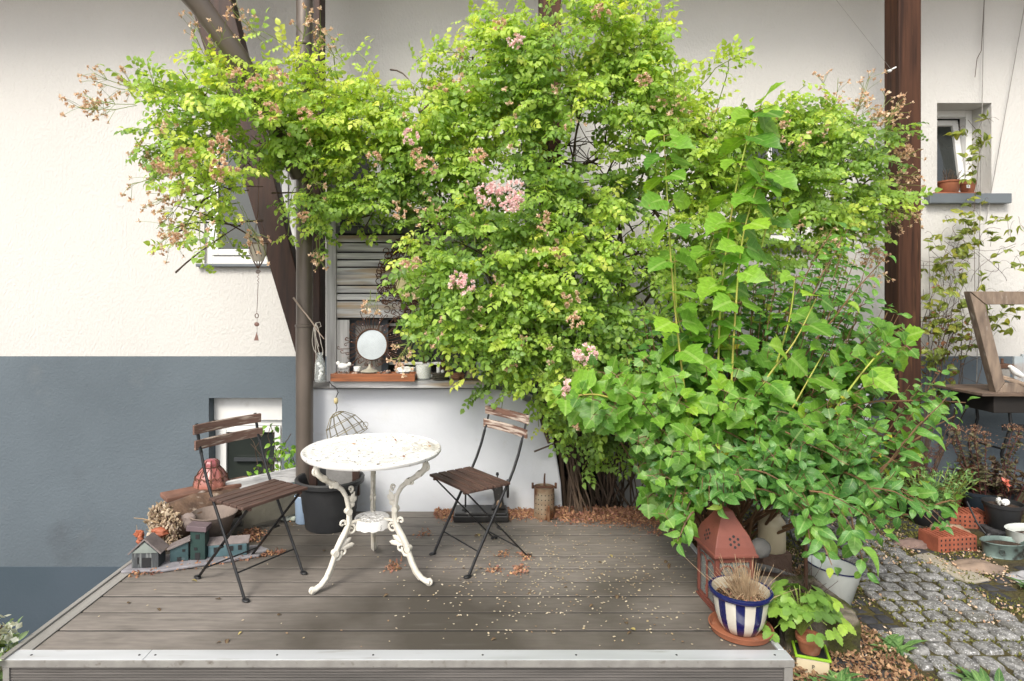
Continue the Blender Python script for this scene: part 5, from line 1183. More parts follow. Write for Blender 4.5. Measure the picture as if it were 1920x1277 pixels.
# ================================================================ PLANTS
# ---- climbing rose
random.seed(101)
rose = thing('climbing_rose', 'huge rambling rose with pink and faded blossom clusters spilling over the grey cabinet', 'rose', (X(1090,4.25),4.25,ZG))
RB = [ (790,165,70,32,3.8,16),(1440,250,60,45,3.95,20),(1500,250,60,50,3.95,22),(1500,350,60,50,3.95,22),(1440,430,70,40,4.0,18),(1530,440,50,35,4.0,10),(860,150,50,40,3.8,12),
(455,185,95,75,3.65,46),(350,215,70,60,3.55,26),(385,285,70,45,3.5,18),(535,240,60,55,3.75,30),(400,345,50,50,3.45,8),(395,430,30,40,3.45,3),(590,190,75,75,3.8,40),
(600,340,26,85,3.84,22),(690,230,85,65,3.85,44),(700,310,75,60,3.92,34),(700,370,60,40,3.95,14),(810,210,85,70,3.8,48),(830,310,90,80,3.85,56),(800,400,60,40,3.85,16),
(940,130,80,80,3.75,50),(1060,80,105,65,3.7,64),(1170,75,60,65,3.75,34),(1060,180,110,60,3.7,54),(960,240,75,50,3.8,30),(960,330,60,50,3.8,18),
(1010,400,70,75,3.72,40),(900,440,80,65,3.7,40),(810,510,50,45,3.65,18),(900,545,100,60,3.62,50),(850,600,60,40,3.6,22),(960,630,80,60,3.66,44),
(1050,520,75,85,3.7,52),(1080,620,80,75,3.75,42),(1180,190,80,65,3.75,44),(1260,200,70,60,3.78,34),(1330,250,60,55,3.85,24),
(960,715,45,45,3.85,20),(1020,700,60,45,3.8,26),(1110,720,70,60,3.8,32),(1110,790,60,40,3.85,18),(1170,850,45,35,3.95,8),(1215,810,45,50,3.9,12),
(1400,290,75,55,4.0,34),(1500,300,80,65,4.02,40),(1590,290,60,75,4.08,34),(1620,390,35,45,4.1,12),(1460,390,80,45,4.02,26),(1560,400,50,40,4.08,15),
(1300,330,60,50,3.95,22),(1140,440,55,60,3.9,16),(1210,510,75,80,3.88,36),(1310,430,70,55,3.95,24),(1290,560,70,55,3.9,24),(1200,640,70,60,3.85,26),(1390,480,70,50,3.98,20),(1175,330,35,50,3.85,14),(1110,385,55,30,3.85,14),(1070,350,30,40,3.85,8)]
cl = Cloud(); stem = MB(); tips = []
GL = Vector((-.25,-.55,.75)).normalized(); GR = Vector((-.25,-.80,.55)).normalized()
def rose_spray(p0, d, L, n, tone):
    d = d.normalized(); pts = [p0]; dd = d.copy(); seg = L/n
    for k in range(n):
        dd = (dd + Vector((ru(-.12,.12), ru(-.12,.12), -.10+ru(-.1,.1)))).normalized(); pts.append(pts[-1] + dd*seg)
    stem.tube(pts, [.0032*(1-.6*i/n) for i in range(n+1)], 4, cap=False)
    s = 1
    for k in range(1, n+1):
        dd = (pts[k]-pts[k-1]).normalized(); sd = dd.cross(Vector((0,0,1))); sd = sd.normalized() if sd.length > .01 else Vector((1,0,0))
        s = -s
        ld = (dd*.55 + sd*s*ru(.5,1.1) + Vector((0,-.25,ru(-.35,.25)))).normalized()
        nn = (GR*1.0 + rdir()*.75).normalized()
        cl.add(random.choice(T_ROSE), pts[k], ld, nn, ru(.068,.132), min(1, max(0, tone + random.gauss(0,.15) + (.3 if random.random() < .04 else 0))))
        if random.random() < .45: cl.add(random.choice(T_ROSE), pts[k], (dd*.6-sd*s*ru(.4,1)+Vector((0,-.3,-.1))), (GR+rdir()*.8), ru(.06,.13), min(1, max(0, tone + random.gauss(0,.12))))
    return pts[-1]
for px, py, rx, ry, Y, n in RB:
    c = P(px, py, Y); a, b = rx*Y/F, ry*Y/F
    for k in range(int(n*2.05)):
        v = rdir(); r_ = ru(.15, 1.25)**.5
        p = c + Vector((v.x*a*r_, v.y*.24*r_, v.z*b*r_))
        if mnoise.noise(p*3.4 + Vector((5,2,9))) > .21: continue
        d = Vector((v.x*.8, -.35 + v.y*.5, v.z*.7+.05)) + rdir()*.9
        # leaf tint is paler on the outer, upper and left sides, deeper inside and lower
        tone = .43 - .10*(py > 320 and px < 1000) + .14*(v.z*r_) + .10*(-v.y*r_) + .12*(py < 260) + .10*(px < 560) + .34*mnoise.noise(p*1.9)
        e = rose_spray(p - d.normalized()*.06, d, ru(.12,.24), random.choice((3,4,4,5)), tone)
        if random.random() < .02: tips.append(e)
# free shoots at the outline
for (a, b, n) in (((520,200,3.6),(265,190,3.45),9),((470,260,3.6),(262,255,3.4),8),((450,180,3.6),(345,95,3.5),6),((600,160,3.7),(480,60,3.6),6),((640,170,3.8),(612,85,3.75),4),((720,190,3.8),(665,100,3.75),5),
                  ((880,160,3.8),(830,90,3.8),5),((900,130,3.8),(780,115,3.8),6),((960,90,3.7),(905,25,3.7),5),((1230,120,3.75),(1240,15,3.75),5),((1290,190,3.8),(1400,110,3.7),7),((1340,220,3.9),(1370,110,3.7),5),
                  ((480,330,3.5),(345,430,3.4),7),((450,380,3.5),(400,460,3.45),5),((600,400,3.8),(600,470,3.8),5),((560,350,3.8),(540,440,3.8),5),((790,430,3.7),(745,540,3.6),6),((900,620,3.6),(840,680,3.6),5),((820,600,3.6),(770,650,3.6),4),
                  ((950,700,3.85),(940,770,3.9),5),((1000,740,3.9),(1010,800,3.9),4),((1050,10,3.7),(1200,-10,3.7),5),((1560,400,4.1),(1600,450,4.1),4),((1180,120,3.7),(1245,60,3.7),4)):
    A, B = P(*a), P(*b); pts = arc(A, B, (0,-.05,.07), n, .01); stem.tube(pts, .003, 4, cap=False)
    for k in range(1, n+1):
        for s in (1, -1):
            dd = (B-A).normalized(); sd = Vector((-dd.z,0,dd.x))*s
            if random.random() < .8: cl.add(random.choice(T_ROSE), pts[k], dd*.5+sd*ru(.5,1)+Vector((0,-.2,-.1)), GL+rdir()*.6, ru(.08,.13), min(1, max(0, ru(.45,.95))))
cl.build('foliage', m_rose, rose)
# woody canes from the ground to the crown
cane = MB()
base = [G(px, 958+ru(-4,4), 0) + Vector((0, ru(.1,.45), 0)) for px in (1070,1085,1100,1120,1135,1150,1165,1180)]
targets = [(1010,640,4.0),(1030,560,4.0),(1060,330,4.1),(1065,260,4.1),(1160,420,4.1),(1150,300,4.0),(1240,380,4.0),(960,500,3.95),(900,420,4.0),(820,300,4.0),(1250,240,4.0),(1350,330,4.1),(1480,330,4.1),(700,260,4.0),(1100,120,3.95),(1000,150,4.0)]
for k, t in enumerate(targets):
    b0 = random.choice(base).copy(); b0.z = ZG; mid = P(1050+ru(-25,60), 700+ru(-60,60), 4.12)
    pts = arc(b0, mid, (ru(-.1,.02),0,0), 6, .012) + arc(mid, P(*t), (0, ru(-.02,.05), ru(.02,.18)), 8, .022)[1:]
    r0 = ru(.010,.019); cane.tube(pts, [r0*(1-.6*i/len(pts)) for i in range(len(pts))], 7)
for k in range(34):
    b0 = random.choice(base).copy(); b0 += Vector((ru(-.02,.3), ru(-.1,.1), 0)); b0.z = ZG; t = P(ru(1040,1240), ru(640,800), ru(3.95,4.25)); pts = arc(b0, t, (ru(-.12,.12),0,.03), 7, .015); cane.tube(pts, [ru(.004,.010)*(1-.5*i/8) for i in range(8)], 5)
for k in range(9):
    t0 = G(1060+ru(-6,60), 955); cane.tube(arc((t0.x, 4.02, 0), P(1035+ru(0,25), 790+ru(-20,20), 4.03), (ru(-.03,.03),0,0), 6, .006), [.007,.006,.006,.005,.005,.004,.004], 5)
# tangle of bare twigs inside the crown
for k in range(80):
    c = P(random.choice((1080,1100,1120,1070,1200,1150,1290,1150)) + ru(-40,40), random.choice((260,300,330,420,460,380)) + ru(-40,40), ru(3.9,4.2)); v = rdir()*ru(.08,.26)
    cane.tube(arc(c-v, c+v, rdir()*.04, 5, .008), [.0045,.004,.0035,.003,.0025,.002][:6], 4)
for k in range(160):
    px, py, rx, ry, Y, n = random.choice(RB); c = P(px+ru(-rx,rx)*.8, py+ru(-ry,ry)*.8, Y+ru(.0,.2)); v = rdir((0,0,.3))*ru(.1,.3); cane.tube(arc(c-v, c+v, rdir()*.05, 5), [.006,.005,.0045,.004,.003,.0025], 4)
cane.tube(arc(P(1160,370,4.0), P(1250,430,4.0), (0,0,.09), 8), .011, 7).tube(arc(P(1050,300,4.0), P(1130,290,4.0), (0,0,-.05), 8), .009, 7)
cane.tube(arc(P(1012,700,3.96), P(1030,830,3.98), (-.03,0,0), 8, .006), .013, 8).tube(arc(P(1160,420,3.95), P(1167,500,3.95), (.01,0,0), 5, .004), .010, 8)
cane.build('cane', m_bark, rose, smooth=True)
# bare panicles carrying small faded blossoms
dry = Cloud(); 
def panicle(p, d, L, n=7, leafy=False, tint=(0,1), sz=1):
    d = d.normalized(); pts = arc(p, p+d*L, (0,0,-L*.06), 5, .004); stem.tube(pts, .0018, 4, cap=False)
    for k in range(n):
        b0 = pts[ru(0,1) < .3 and 2 or random.choice((2,3,4,5))]; e = b0 + rdir(d*1.1)*ru(.03,.085)*sz*1.3; stem.tube([b0, b0.lerp(e,.5)+Vector((0,0,.004)), e], .0011, 3, cap=False)
        bloom(dry, e, ru(.010,.017)*sz, 8, tint)
def bloom(cloud, c, r, n, tint=(0,1)):
    for q in range(n):
        v = rdir((0,-.3,.2)); cloud.add(T_PETAL, c, v, rdir(), r*ru(.8,1.5), ru(*tint))
for (px, py, Y, dx, dz, L, n) in ((300,170,3.45,-1,.25,.34,12),(250,190,3.4,-1,.05,.28,12),(215,195,3.4,-1,-.1,.16,9),(330,270,3.45,-1,-.4,.2,8),(345,300,3.4,-1,-.5,.28,12),(360,330,3.4,-.9,-.7,.26,12),(350,360,3.4,-.8,-.9,.24,8),(370,400,3.4,-1,-.7,.16,7),
        (395,110,3.5,-.6,1,.2,6),(400,90,3.4,0,.1,.1,5),(500,80,3.6,-.6,.6,.25,8),(560,90,3.6,.3,.9,.2,7),(600,100,3.7,.2,.8,.16,8),(640,110,3.7,-.4,.8,.16,6),
        (1560,250,4.05,-.1,.9,.36,16),(1600,240,4.05,.4,.9,.34,16),(1630,260,4.05,.5,.8,.32,16),(1640,300,4.05,.9,.3,.26,14),(1650,330,4.0,.9,-.1,.22,14),(1640,370,4.0,.7,-.5,.26,16),(1600,400,4.05,.3,-1,.3,16),(1630,420,4.05,.1,-1,.3,14),(1580,330,4.05,.8,.6,.3,12),(1660,250,4.05,.3,.7,.2,12),(1560,230,4.0,.9,.3,.3,12),
        (590,450,3.78,.1,-1,.16,8),(702,545,3.6,-.1,-1,.08,5),(450,380,3.45,.5,-.8,.26,10),(350,420,3.4,-.6,-.6,.18,8),(780,620,3.55,-.4,-.8,.2,10),(1490,440,4.0,.5,-.6,.25,8),(1540,430,4.0,.6,-.7,.25,10)):
    for rep in range(2): panicle(P(px+ru(-8,8),py+ru(-8,8),Y), Vector((dx+ru(-.15,.15),ru(-.2,.2),dz+ru(-.15,.15))), L, n)
for k in range(48):
    px, py, rx, ry, Y, n = random.choice(RB[:38]); th = ru(0,6.28); q = ru(.2,.95)
    panicle(P(px+rx*q*math.cos(th), py+ry*q*math.sin(th), Y-.20), Vector((ru(-.6,.6),-.6,ru(-.8,.4))), ru(.08,.15), random.choice((4,5,6)))
dry.build('dried_blossom', m_dry, rose); 
for o in (bpy.data.objects['dried_blossom'],): o['kind'] = 'stuff'
stem.build('stem', m_twig, rose)
# showy clusters, each its own part
def cluster(px, py, Y, r, kind, nb):
    cc = Cloud(); c = P(px, py, Y-.10); r *= 1.1
    for k in range(nb):
        v = rdir((0,-.5,.1)); bloom(cc, c + Vector((v.x*r, v.y*r*.6, v.z*r*.9)), .0125, 13, (0,1) if kind != 'tip' else (.2,1))
    cc.build('flower_cluster', m_pink if kind == 'pink' else m_dry, rose)
for (px, py, Y, r, kd, nb) in ((915,365,3.42,.062,'pink',26),(948,372,3.42,.055,'pink',20),(965,355,3.44,.045,'pink',16),(955,387,3.42,.045,'pink',16),(930,355,3.44,.035,'pink',10),(968,378,3.42,.03,'pink',10),
        (866,535,3.38,.058,'pink',28),(860,520,3.38,.035,'pink',10),(1098,665,3.40,.052,'pink',22),(1085,668,3.4,.03,'pink',8),(1088,788,3.50,.050,'dry',20),(1070,722,3.5,.03,'pink',8),(1058,735,3.5,.025,'pink',7),(1075,748,3.5,.025,'pink',6),
        (968,78,3.45,.038,'pink',14),(895,295,3.5,.045,'dry',18),(1207,150,3.45,.035,'dry',12),(770,255,3.48,.045,'pink',14),(800,312,3.48,.05,'dry',16),(785,290,3.5,.035,'dry',9),(350,298,3.3,.055,'dry',22),(422,320,3.3,.065,'dry',26),(410,275,3.32,.05,'dry',14),(425,262,3.32,.045,'dry',12),
        (300,310,3.35,.035,'dry',12),(322,325,3.35,.04,'dry',14),(345,355,3.35,.035,'dry',10),(330,450,3.35,.035,'dry',12),(520,145,3.45,.05,'dry',14),(475,155,3.42,.045,'dry',14),(440,140,3.45,.035,'dry',9),(505,210,3.42,.045,'dry',12),(575,215,3.5,.045,'dry',12),
        (1695,285,4.0,.045,'dry',16),(1125,25,3.45,.045,'dry',14),(935,45,3.5,.03,'dry',8),(770,495,3.45,.045,'dry',14),(750,400,3.6,.03,'dry',7),(700,300,3.6,.04,'dry',10),(570,405,3.7,.03,'dry',9),(1020,410,3.5,.035,'dry',9),(1070,560,3.5,.045,'dry',14),(1080,600,3.48,.04,'dry',12),(1050,470,3.5,.035,'dry',9),(958,690,3.6,.03,'dry',8),(980,640,3.5,.025,'dry',6)):
    cluster(px, py, Y, r, kd, nb)

# ---- shrubs built shoot by shoot
def shoot(clo, stm, a, b, sag, tpl, size, pairs, start, tone, rad=.005, nrm=GL, droop=-.15, pet=.02, grow=1.0, spread=.9, jit=.5):
    n = max(6, pairs+2); pts = arc(a, b, sag, n, .004)
    stm.tube(pts, [rad*(1-.6*i/n) for i in range(n+1)], 5, cap=False)
    tw = ru(0, 3.14)
    for k in range(pairs+1):
        t = start + (1-start)*k/pairs; i = min(int(t*n), n-1); f = t*n-i; p = pts[i].lerp(pts[i+1], f); d = (pts[i+1]-pts[i]).normalized()
        u = d.orthogonal().normalized(); w = d.cross(u); ang = tw + k*math.pi/2
        for s in (0, math.pi):
            e = u*math.cos(ang+s) + w*math.sin(ang+s); ld = (d*ru(.25,.5) + e*spread + Vector((0,-.12,droop+ru(-.12,.12)))).normalized()
            sz = size*ru(.75,1.15)*(1 if k < pairs-1 else .6*grow)
            nn = (nrm + d*.3 + rdir()*jit).normalized(); q0 = p + ld*pet
            if pet > .015: stm.tube([p, q0], .0016, 3, cap=False)
            clo.add(random.choice(tpl) if isinstance(tpl, list) else tpl, q0, ld, nn, sz, min(1, max(0, tone+random.gauss(0,.12))))
    return pts
random.seed(55)
gr = thing('guelder_rose', 'guelder rose shrub with bright green lobed leaves and tall upright yellow green shoots', 'shrub', (X(1335,3.85),3.85,ZG))
cl = Cloud(); stm = MB(); sh = MB()
gb0 = Vector((X(1335,3.85),3.85,ZG))
VB = [(1340,665,90,50,3.25,9),(1240,715,80,50,3.15,11),(1130,735,70,40,3.05,9),(1330,760,110,80,3.05,17),(1450,740,100,80,3.1,15),(1560,700,90,60,3.2,11),(1620,640,60,40,3.3,7),(1240,830,60,70,3.0,14),(1400,840,110,60,2.95,16),(1520,790,90,60,3.0,12),(1255,930,35,45,2.95,5),(1250,985,14,12,2.92,2)]
for px, py, rx, ry, Y, n in VB:
    for k in range(int(n*1.08)):
        v = rdir(); t = P(px, py, Y) + Vector((v.x*rx*Y/F, v.y*.3, v.z*ry*Y/F)); b0 = gb0 + Vector((ru(-.12,.12), ru(-.12,.12), .1)); a = b0.lerp(t, ru(.35,.6)) + Vector((0,0,ru(0,.15)))
        if t.z < .35: a = t + Vector((.25, .15, .25))
        shoot(cl, stm, a, t, (0,0,.06), T_LOBES, ru(.070,.118), random.choice((3,4)), .45, .40+.40*mnoise.noise(t*2.4)+.12*(px < 1300), rad=.004, pet=.03, jit=.45, droop=-.25)
for k in range(16):
    px, py, rx, ry, Y, n = random.choice(VB); stm.tube(arc(gb0+Vector((ru(-.1,.1),ru(-.1,.1),0)), P(px,py,Y), (0,0,.12), 8, .01), [.012*(1-.6*i/8) for i in range(9)], 6)
# tall shoots : (path in picture, depth)
for (pth, Y0, Y1, npair, sz) in (([(1300,840),(1282,720),(1262,540),(1250,350),(1245,255)],3.1,3.15,13,.12),([(1345,760),(1352,560),(1375,380),(1410,230),(1428,205)],3.2,3.2,12,.125),([(1368,800),(1378,600),(1392,450),(1420,350),(1440,320)],3.1,3.1,11,.12),
        ([(1400,820),(1432,720),(1490,640),(1530,560)],3.0,3.0,5,.12),([(1420,920),(1450,830),(1500,740),(1545,660)],2.95,3.0,5,.12),([(1530,820),(1600,720),(1660,650),(1690,640)],3.0,3.1,4,.12),([(1320,660),(1340,560),(1330,480),(1340,440)],3.3,3.3,4,.12),
        ([(1450,700),(1480,600),(1490,520)],3.2,3.2,3,.11),([(1180,760),(1120,740),(1060,745)],3.05,3.0,3,.12),([(1290,640),(1270,590),(1265,480)],3.3,3.3,3,.12),([(1420,500),(1440,420),(1470,390)],3.3,3.3,3,.10)):
    m = len(pth); ctl = [P(px, py, Y0+(Y1-Y0)*i/(m-1)) for i, (px, py) in enumerate(pth)]
    pts = []
    for i in range(m-1):
        p0 = ctl[max(i-1,0)]; p1 = ctl[i]; p2 = ctl[i+1]; p3 = ctl[min(i+2,m-1)]
        for q in range(6):
            t = q/6; pts.append(.5*((2*p1)+(p2-p0)*t+(2*p0-5*p1+4*p2-p3)*t*t+(3*p1-p0-3*p2+p3)*t**3))
    pts.append(ctl[-1]); n = len(pts)-1
    sh.tube(pts, [.0062*(1-.6*i/n) for i in range(n+1)], 8)
    for k in range(npair):
        t = .12+.88*k/(npair-1) if npair > 1 else 1; i = min(int(t*n), n-1); p = pts[i].lerp(pts[i+1], t*n-i); d = (pts[i+1]-pts[i]).normalized()
        ang = k*math.pi/2 + .35
        u = Vector((1,0,0)); u = (u-d*u.dot(d)).normalized(); w = d.cross(u)
        for s in (0, math.pi):
            e = u*math.cos(ang+s)+w*math.sin(ang+s); ld = (e + d*.30 + Vector((0,-.15,-.05))).normalized(); q0 = p+ld*.035; stm.tube([p,q0],.0022,4,cap=False)
            cl.add(random.choice(T_LOBES), q0, (ld + Vector((0,-.1,-.45))).normalized(), (Vector((-.1,-.75,.75))+rdir()*.35), sz*1.12*ru(.85,1.15)*(1.05 if k < npair-1 else .75), min(1,max(0,.62+random.gauss(0,.15))))
cl.build('foliage', m_vib, gr); stm.build('branch', m_redstem, gr); sh.build('shoot', m_shoot, gr, smooth=True)

og = thing('dogwood_shrub', 'broad shrub with glossy opposite pointed oval leaves arching over the cobbles and deck corner', 'shrub', (X(1360,3.75),3.75,ZG))
cl = Cloud(); stm = MB(); ob = Vector((X(1360,3.75),3.75,ZG))
OB = [(1345,870,110,40,2.9,26),(1450,880,110,45,2.9,30),(1560,880,100,55,2.9,26),(1650,870,70,50,3.0,9),(1285,925,28,28,2.85,4),(1440,905,70,30,2.85,12),(1550,945,90,30,2.75,11),(1680,930,70,40,2.85,7),(1700,965,40,20,2.85,3),(1600,1000,60,30,2.7,5),
      (1400,820,110,50,3.0,20),(1540,800,100,60,3.05,24),(1650,780,60,60,3.15,14),(1460,640,110,70,3.4,34),(1530,560,70,80,3.5,26),(1600,600,60,70,3.5,18),(1390,560,60,60,3.5,14),(1250,640,80,60,3.5,16),(1180,660,50,40,3.6,9),(1560,470,60,40,3.55,10),(1480,540,60,60,3.5,16),(1600,700,70,40,3.4,14),(1690,700,40,20,3.3,4)]
for px, py, rx, ry, Y, n in OB:
    for k in range(int(n*1.0)):
        v = rdir(); t = P(px, py, Y) + Vector((v.x*rx*Y/F, v.y*.28, v.z*ry*Y/F))
        if t.z < .6: a = t.lerp(ob+Vector((0,0,.5)), .22) + Vector((0,.05,.08)); sg = (0,0,.04); dr = -.45; sz = .100
        else: a = t.lerp(ob, .16) - Vector((0,0,.10)); sg = (0,0,.0); dr = 0; sz = .088
        if random.random() < .5 and px > 1500 and py > 850: a = t + Vector((-.22, .12, .12))
        shoot(cl, stm, a, t, sg, T_OVS, sz*ru(.7,1.05), random.choice((3,4,4)), .25, .40+.25*mnoise.noise(t*2.5)+(.45 if random.random() < .02 else 0), rad=.0035, pet=.012, droop=dr, jit=.5, spread=1.0)
for (a, b, n) in (((1500,680,3.3),(1662,480,3.2),6),((1480,640,3.4),(1590,430,3.4),7),((1450,640,3.45),(1560,430,3.45),7),((1500,640,3.45),(1580,440,3.5),7),((1600,760,3.1),(1810,755,3.1),6),((1640,900,2.9),(1775,745,2.85),6),((1650,880,2.95),(1790,780,2.9),5),((1590,950,2.65),(1620,1070,2.6),4),((1500,940,2.7),(1560,1060,2.55),4),((1510,950,2.7),(1520,1030,2.6),3),((1560,620,3.4),(1640,560,3.3),4),((1740,960,2.85),(1790,940,2.8),2),((1300,960,2.8),(1270,1015,2.75),3)):
    shoot(cl, stm, P(*a), P(*b), (0,0,.02), T_OVS, .085 if a[1] < 850 else .10, n, .3, .55, rad=.005, pet=.012, droop=-.05 if b[1] < a[1] else -.4, jit=.4)
for k in range(26):
    px, py, rx, ry, Y, n = random.choice(OB); stm.tube(arc(ob+Vector((ru(-.14,.10),ru(-.12,.12),0)), P(px+ru(-rx,rx)*.6,py,Y), (0,0,.10), 8, .012), [.010*(1-.6*i/8) for i in range(9)], 6)
cl.build('foliage', m_ova, og); stm.build('branch', m_redstem, og)

# ---- clematis on the wires
random.seed(77)
ck = thing('clematis', 'thin yellowing clematis climbing wires on the house wall right of the timber post', 'climber', (X(1745,4.95),4.95,ZG))
cl = Cloud(); stm = MB()
def clem(px, py, Y, n, s, tone):
    for k in range(n):
        p = P(px+random.gauss(0,s), py+random.gauss(0,s*.8), Y+ru(-.12,.06)); d = rdir((0,-.2,-.1)); 
        stm.tube(arc(p-d*.07, p, (0,0,.02), 3), .0012, 3, cap=False)
        for q in (-1, 0, 1):
            e = (d + Vector((q*.8,0,ru(-.2,.2)))).normalized(); cl.add(T_NARROW if random.random()<.3 else T_OV, p, e, GL+rdir()*.7, ru(.045,.075), min(1,max(0,tone+random.gauss(0,.18))))
for (px, py, n, s) in ((1800,250,5,8),(1845,265,6,10),(1825,290,6,12),(1815,330,5,8),(1840,230,4,14),(1820,370,5,15),(1810,410,16,26),(1790,450,18,30),(1800,500,24,34),(1870,440,12,26),(1900,480,10,22),(1770,520,16,26),(1800,560,26,34),(1760,580,18,28),(1840,590,16,28),(1870,600,10,24),(1890,560,8,18),(1750,620,20,26),(1790,640,16,26),(1830,650,8,20),(1760,670,14,20),(1770,720,10,20),(1760,760,6,18)):
    clem(px, py, 4.9 if px < 1850 else 4.75, n, s, .62 if py < 640 else .5)
for k in range(15):
    b0 = Vector((X(1725+ru(-12,20),4.85), 4.85, ZG)); t = P(random.choice((1760,1780,1800,1830,1750)) + ru(-25,25), ru(420,640), 4.92); pts = arc(b0, t, (ru(-.15,.2),0,.1), 10, .018); stm.tube(pts, [.005-.0004*i for i in range(11)], 5, cap=False)
for k in range(46):
    c = P(random.choice((1770,1790,1750,1800,1840)) + ru(-30,40), ru(430,700), 4.88); v = rdir((0,0,.5))*ru(.08,.2); stm.tube(arc(c-v, c+v, rdir()*.06, 5), .0018, 3, cap=False)
stm.tube([P(1828,560,4.95), P(1826,400,5.0), P(1835,300,5.02), P(1840,255,5.02), P(1815,225,5.02)], .0022, 4)
stm.tube([P(1846,-10,5.03), P(1840,95,5.03), P(1832,110,5.03), P(1828,145,5.02)], .003, 4)
cl.build('foliage', m_clem, ck); stm.build('vine', m_bark, ck)
cl = Cloud()
for k in range(160): 
    p = P(1765+random.gauss(0,26), 650+random.gauss(0,60), 4.86); cl.add(T_OV, p, rdir((0,0,-.4)), rdir(), ru(.02,.04), ru(0,1))
cl.build('dead_leaves', leafmat('dead_leaf', [(.13,.045,.025),(.22,.08,.04)], .2, .8), ck)
# little climber at the cellar window
ct = thing('window_creeper', 'straggly green creeper with brown tendrils before the cellar window behind the chair', 'climber', (X(520,4.7),4.7,-.3))
cl = Cloud(); stm = MB()
for k in range(13):
    b0 = P(ru(470,550), 950, 4.7); t = P(ru(455,560), ru(795,900), ru(4.6,4.8)); pts = arc(b0, t, (ru(-.1,.1),0,.03), 8, .02); stm.tube(pts, .0028, 4, cap=False)
for (px, py, n, s) in ((525,845,26,12),(490,910,24,16),(540,880,24,14),(548,850,12,9),(500,895,20,18),(510,800,6,8),(545,905,16,8)):
    for k in range(n): cl.add(T_OV, P(px+random.gauss(0,s), py+random.gauss(0,s*.9), ru(4.55,4.75)), rdir((0,-.2,-.2)), GL+rdir()*.6, ru(.04,.065), min(1,max(0,random.gauss(.62,.2))))
cl.build('foliage', m_vib, ct); stm.build('tendril', m_bark, ct)

# ---- potted leafy plant at the deck corner
tpp = bpy.data.objects['terracotta_pot']
for o in bpy.data.objects:
    if o.get('label', '').startswith('small terracotta pot with a bushy lime'): tpp = o
cl = Cloud(); stm = MB(); random.seed(31); c0 = Vector((1.365,2.62,ZG+.13))
for k in range(64):
    a = ru(0,6.28); r_ = ru(.02,.155); e = c0 + Vector((r_*math.cos(a)+.0, r_*math.sin(a)*.85, .16*(1-(r_/.2)**2)+ru(-.01,.06)))
    pts = arc(c0, e, (0,0,.04), 5); stm.tube(pts, .0016, 4, cap=False); d = (pts[-1]-pts[-2]).normalized()
    cl.add(TRI, e, Vector((math.cos(a), math.sin(a)*.9, -.25))+rdir()*.25, (Vector((-.1,-.3,1))+rdir()*.35), ru(.065,.10), min(1,max(0,random.gauss(.55,.22))))
cl.build('foliage', leafmat('strawberry_leaf', [(.04,.12,.02),(.09,.22,.025),(.16,.32,.03),(.28,.44,.04)], .35), tpp); stm.build('stem', m_twig, tpp)
# ---- plants far right
def shootplant(root, c, n, h, spread, tpl, size, mat, smat, tone, step=.022, head=None, lean=.4, tint_sd=.12):
    cl = Cloud(); stm = MB(); hd = Cloud()
    for k in range(n):
        a, r_ = ru(0,6.28), math.sqrt(ru(0,1)); b0 = Vector(c) + Vector((r_*spread*.5*math.cos(a), r_*spread*.4*math.sin(a), 0)); t = b0 + Vector((r_*spread*math.cos(a)*lean*2, r_*spread*math.sin(a)*lean*2, h*ru(.7,1.05)))
        pts = arc(b0, t, (0,0,.01), 8, .003); stm.tube(pts, .0028, 4, cap=False); L_ = (t-b0).length; m = int(L_/step)
        for q in range(2, m):
            f = q/m; i = min(int(f*8),7); p = pts[i].lerp(pts[i+1], f*8-i); e = rdir(); e.z = abs(e.z)*.3+.15; cl.add(tpl, p, e, Vector((0,-.2,1))+rdir()*.4, size*ru(.75,1.15)*(1-.35*f), min(1,max(0,random.gauss(tone,tint_sd))))
        for q in range(5): cl.add(tpl, t, rdir((0,0,.8)), rdir((0,0,1)), size*.55, min(1,max(0,random.gauss(tone+.15,tint_sd))))
        if head and random.random() < head[0]:
            hd = Cloud()
            for q in range(70):
                v = Vector((random.gauss(0,.028), random.gauss(0,.028), 0)); hd.add(T_PETAL, t+v+Vector((0,0,.05-v.length*.35+ru(-.006,.006))), rdir((0,0,.5)), rdir(), ru(.006,.011), ru(0,1))
            hd.build('flower_head', head[1], root)
            for q in range(6): stm.tube([t, t+Vector((ru(-.03,.03),ru(-.03,.03),.045))], .0012, 3, cap=False)
    cl.build('foliage', mat, root); stm.build('stem', smat, root)
m_sed = leafmat('stonecrop_leaf', [(.04,.10,.03),(.08,.18,.05),(.15,.28,.08),(.3,.42,.15)], .2, .5)
m_pur = leafmat('purple_leaf', [(.05,.022,.022),(.085,.045,.035),(.075,.075,.04),(.14,.11,.06)], .18, .45)
m_headM = leafmat('rusty_flower_head', [(.12,.045,.03),(.24,.11,.075),(.30,.17,.11)], .1, .9)
m_pstem = M('purple_stem', (.10,.03,.03), None, .6)
shootplant(gs, (3.12,4.28,ZG+.10), 70, .27, .24, T_NARROW, .062, m_sed, m_twig, .42)
shootplant(pB, (3.62,4.40,ZG+.16), 14, .46, .16, T_OV, .062, m_pur, m_pstem, .58, head=(.8, m_headM))
shootplant(pB, (3.72,4.34,ZG+.14), 30, .24, .22, T_OV, .075, m_pur, m_pstem, .12, step=.03)
rs = thing('faded_stonecrop', 'faded stonecrop with flat dark red seed heads at the foot of the clematis', 'plant', (3.42,4.85,ZG))
shootplant(rs, (3.42,4.85,ZG), 34, .34, .34, T_OV, .028, m_pur, m_pstem, .2, step=.05, head=(1, leafmat('dark_red_head', [(.09,.025,.022),(.17,.06,.05)], .1, .9)))
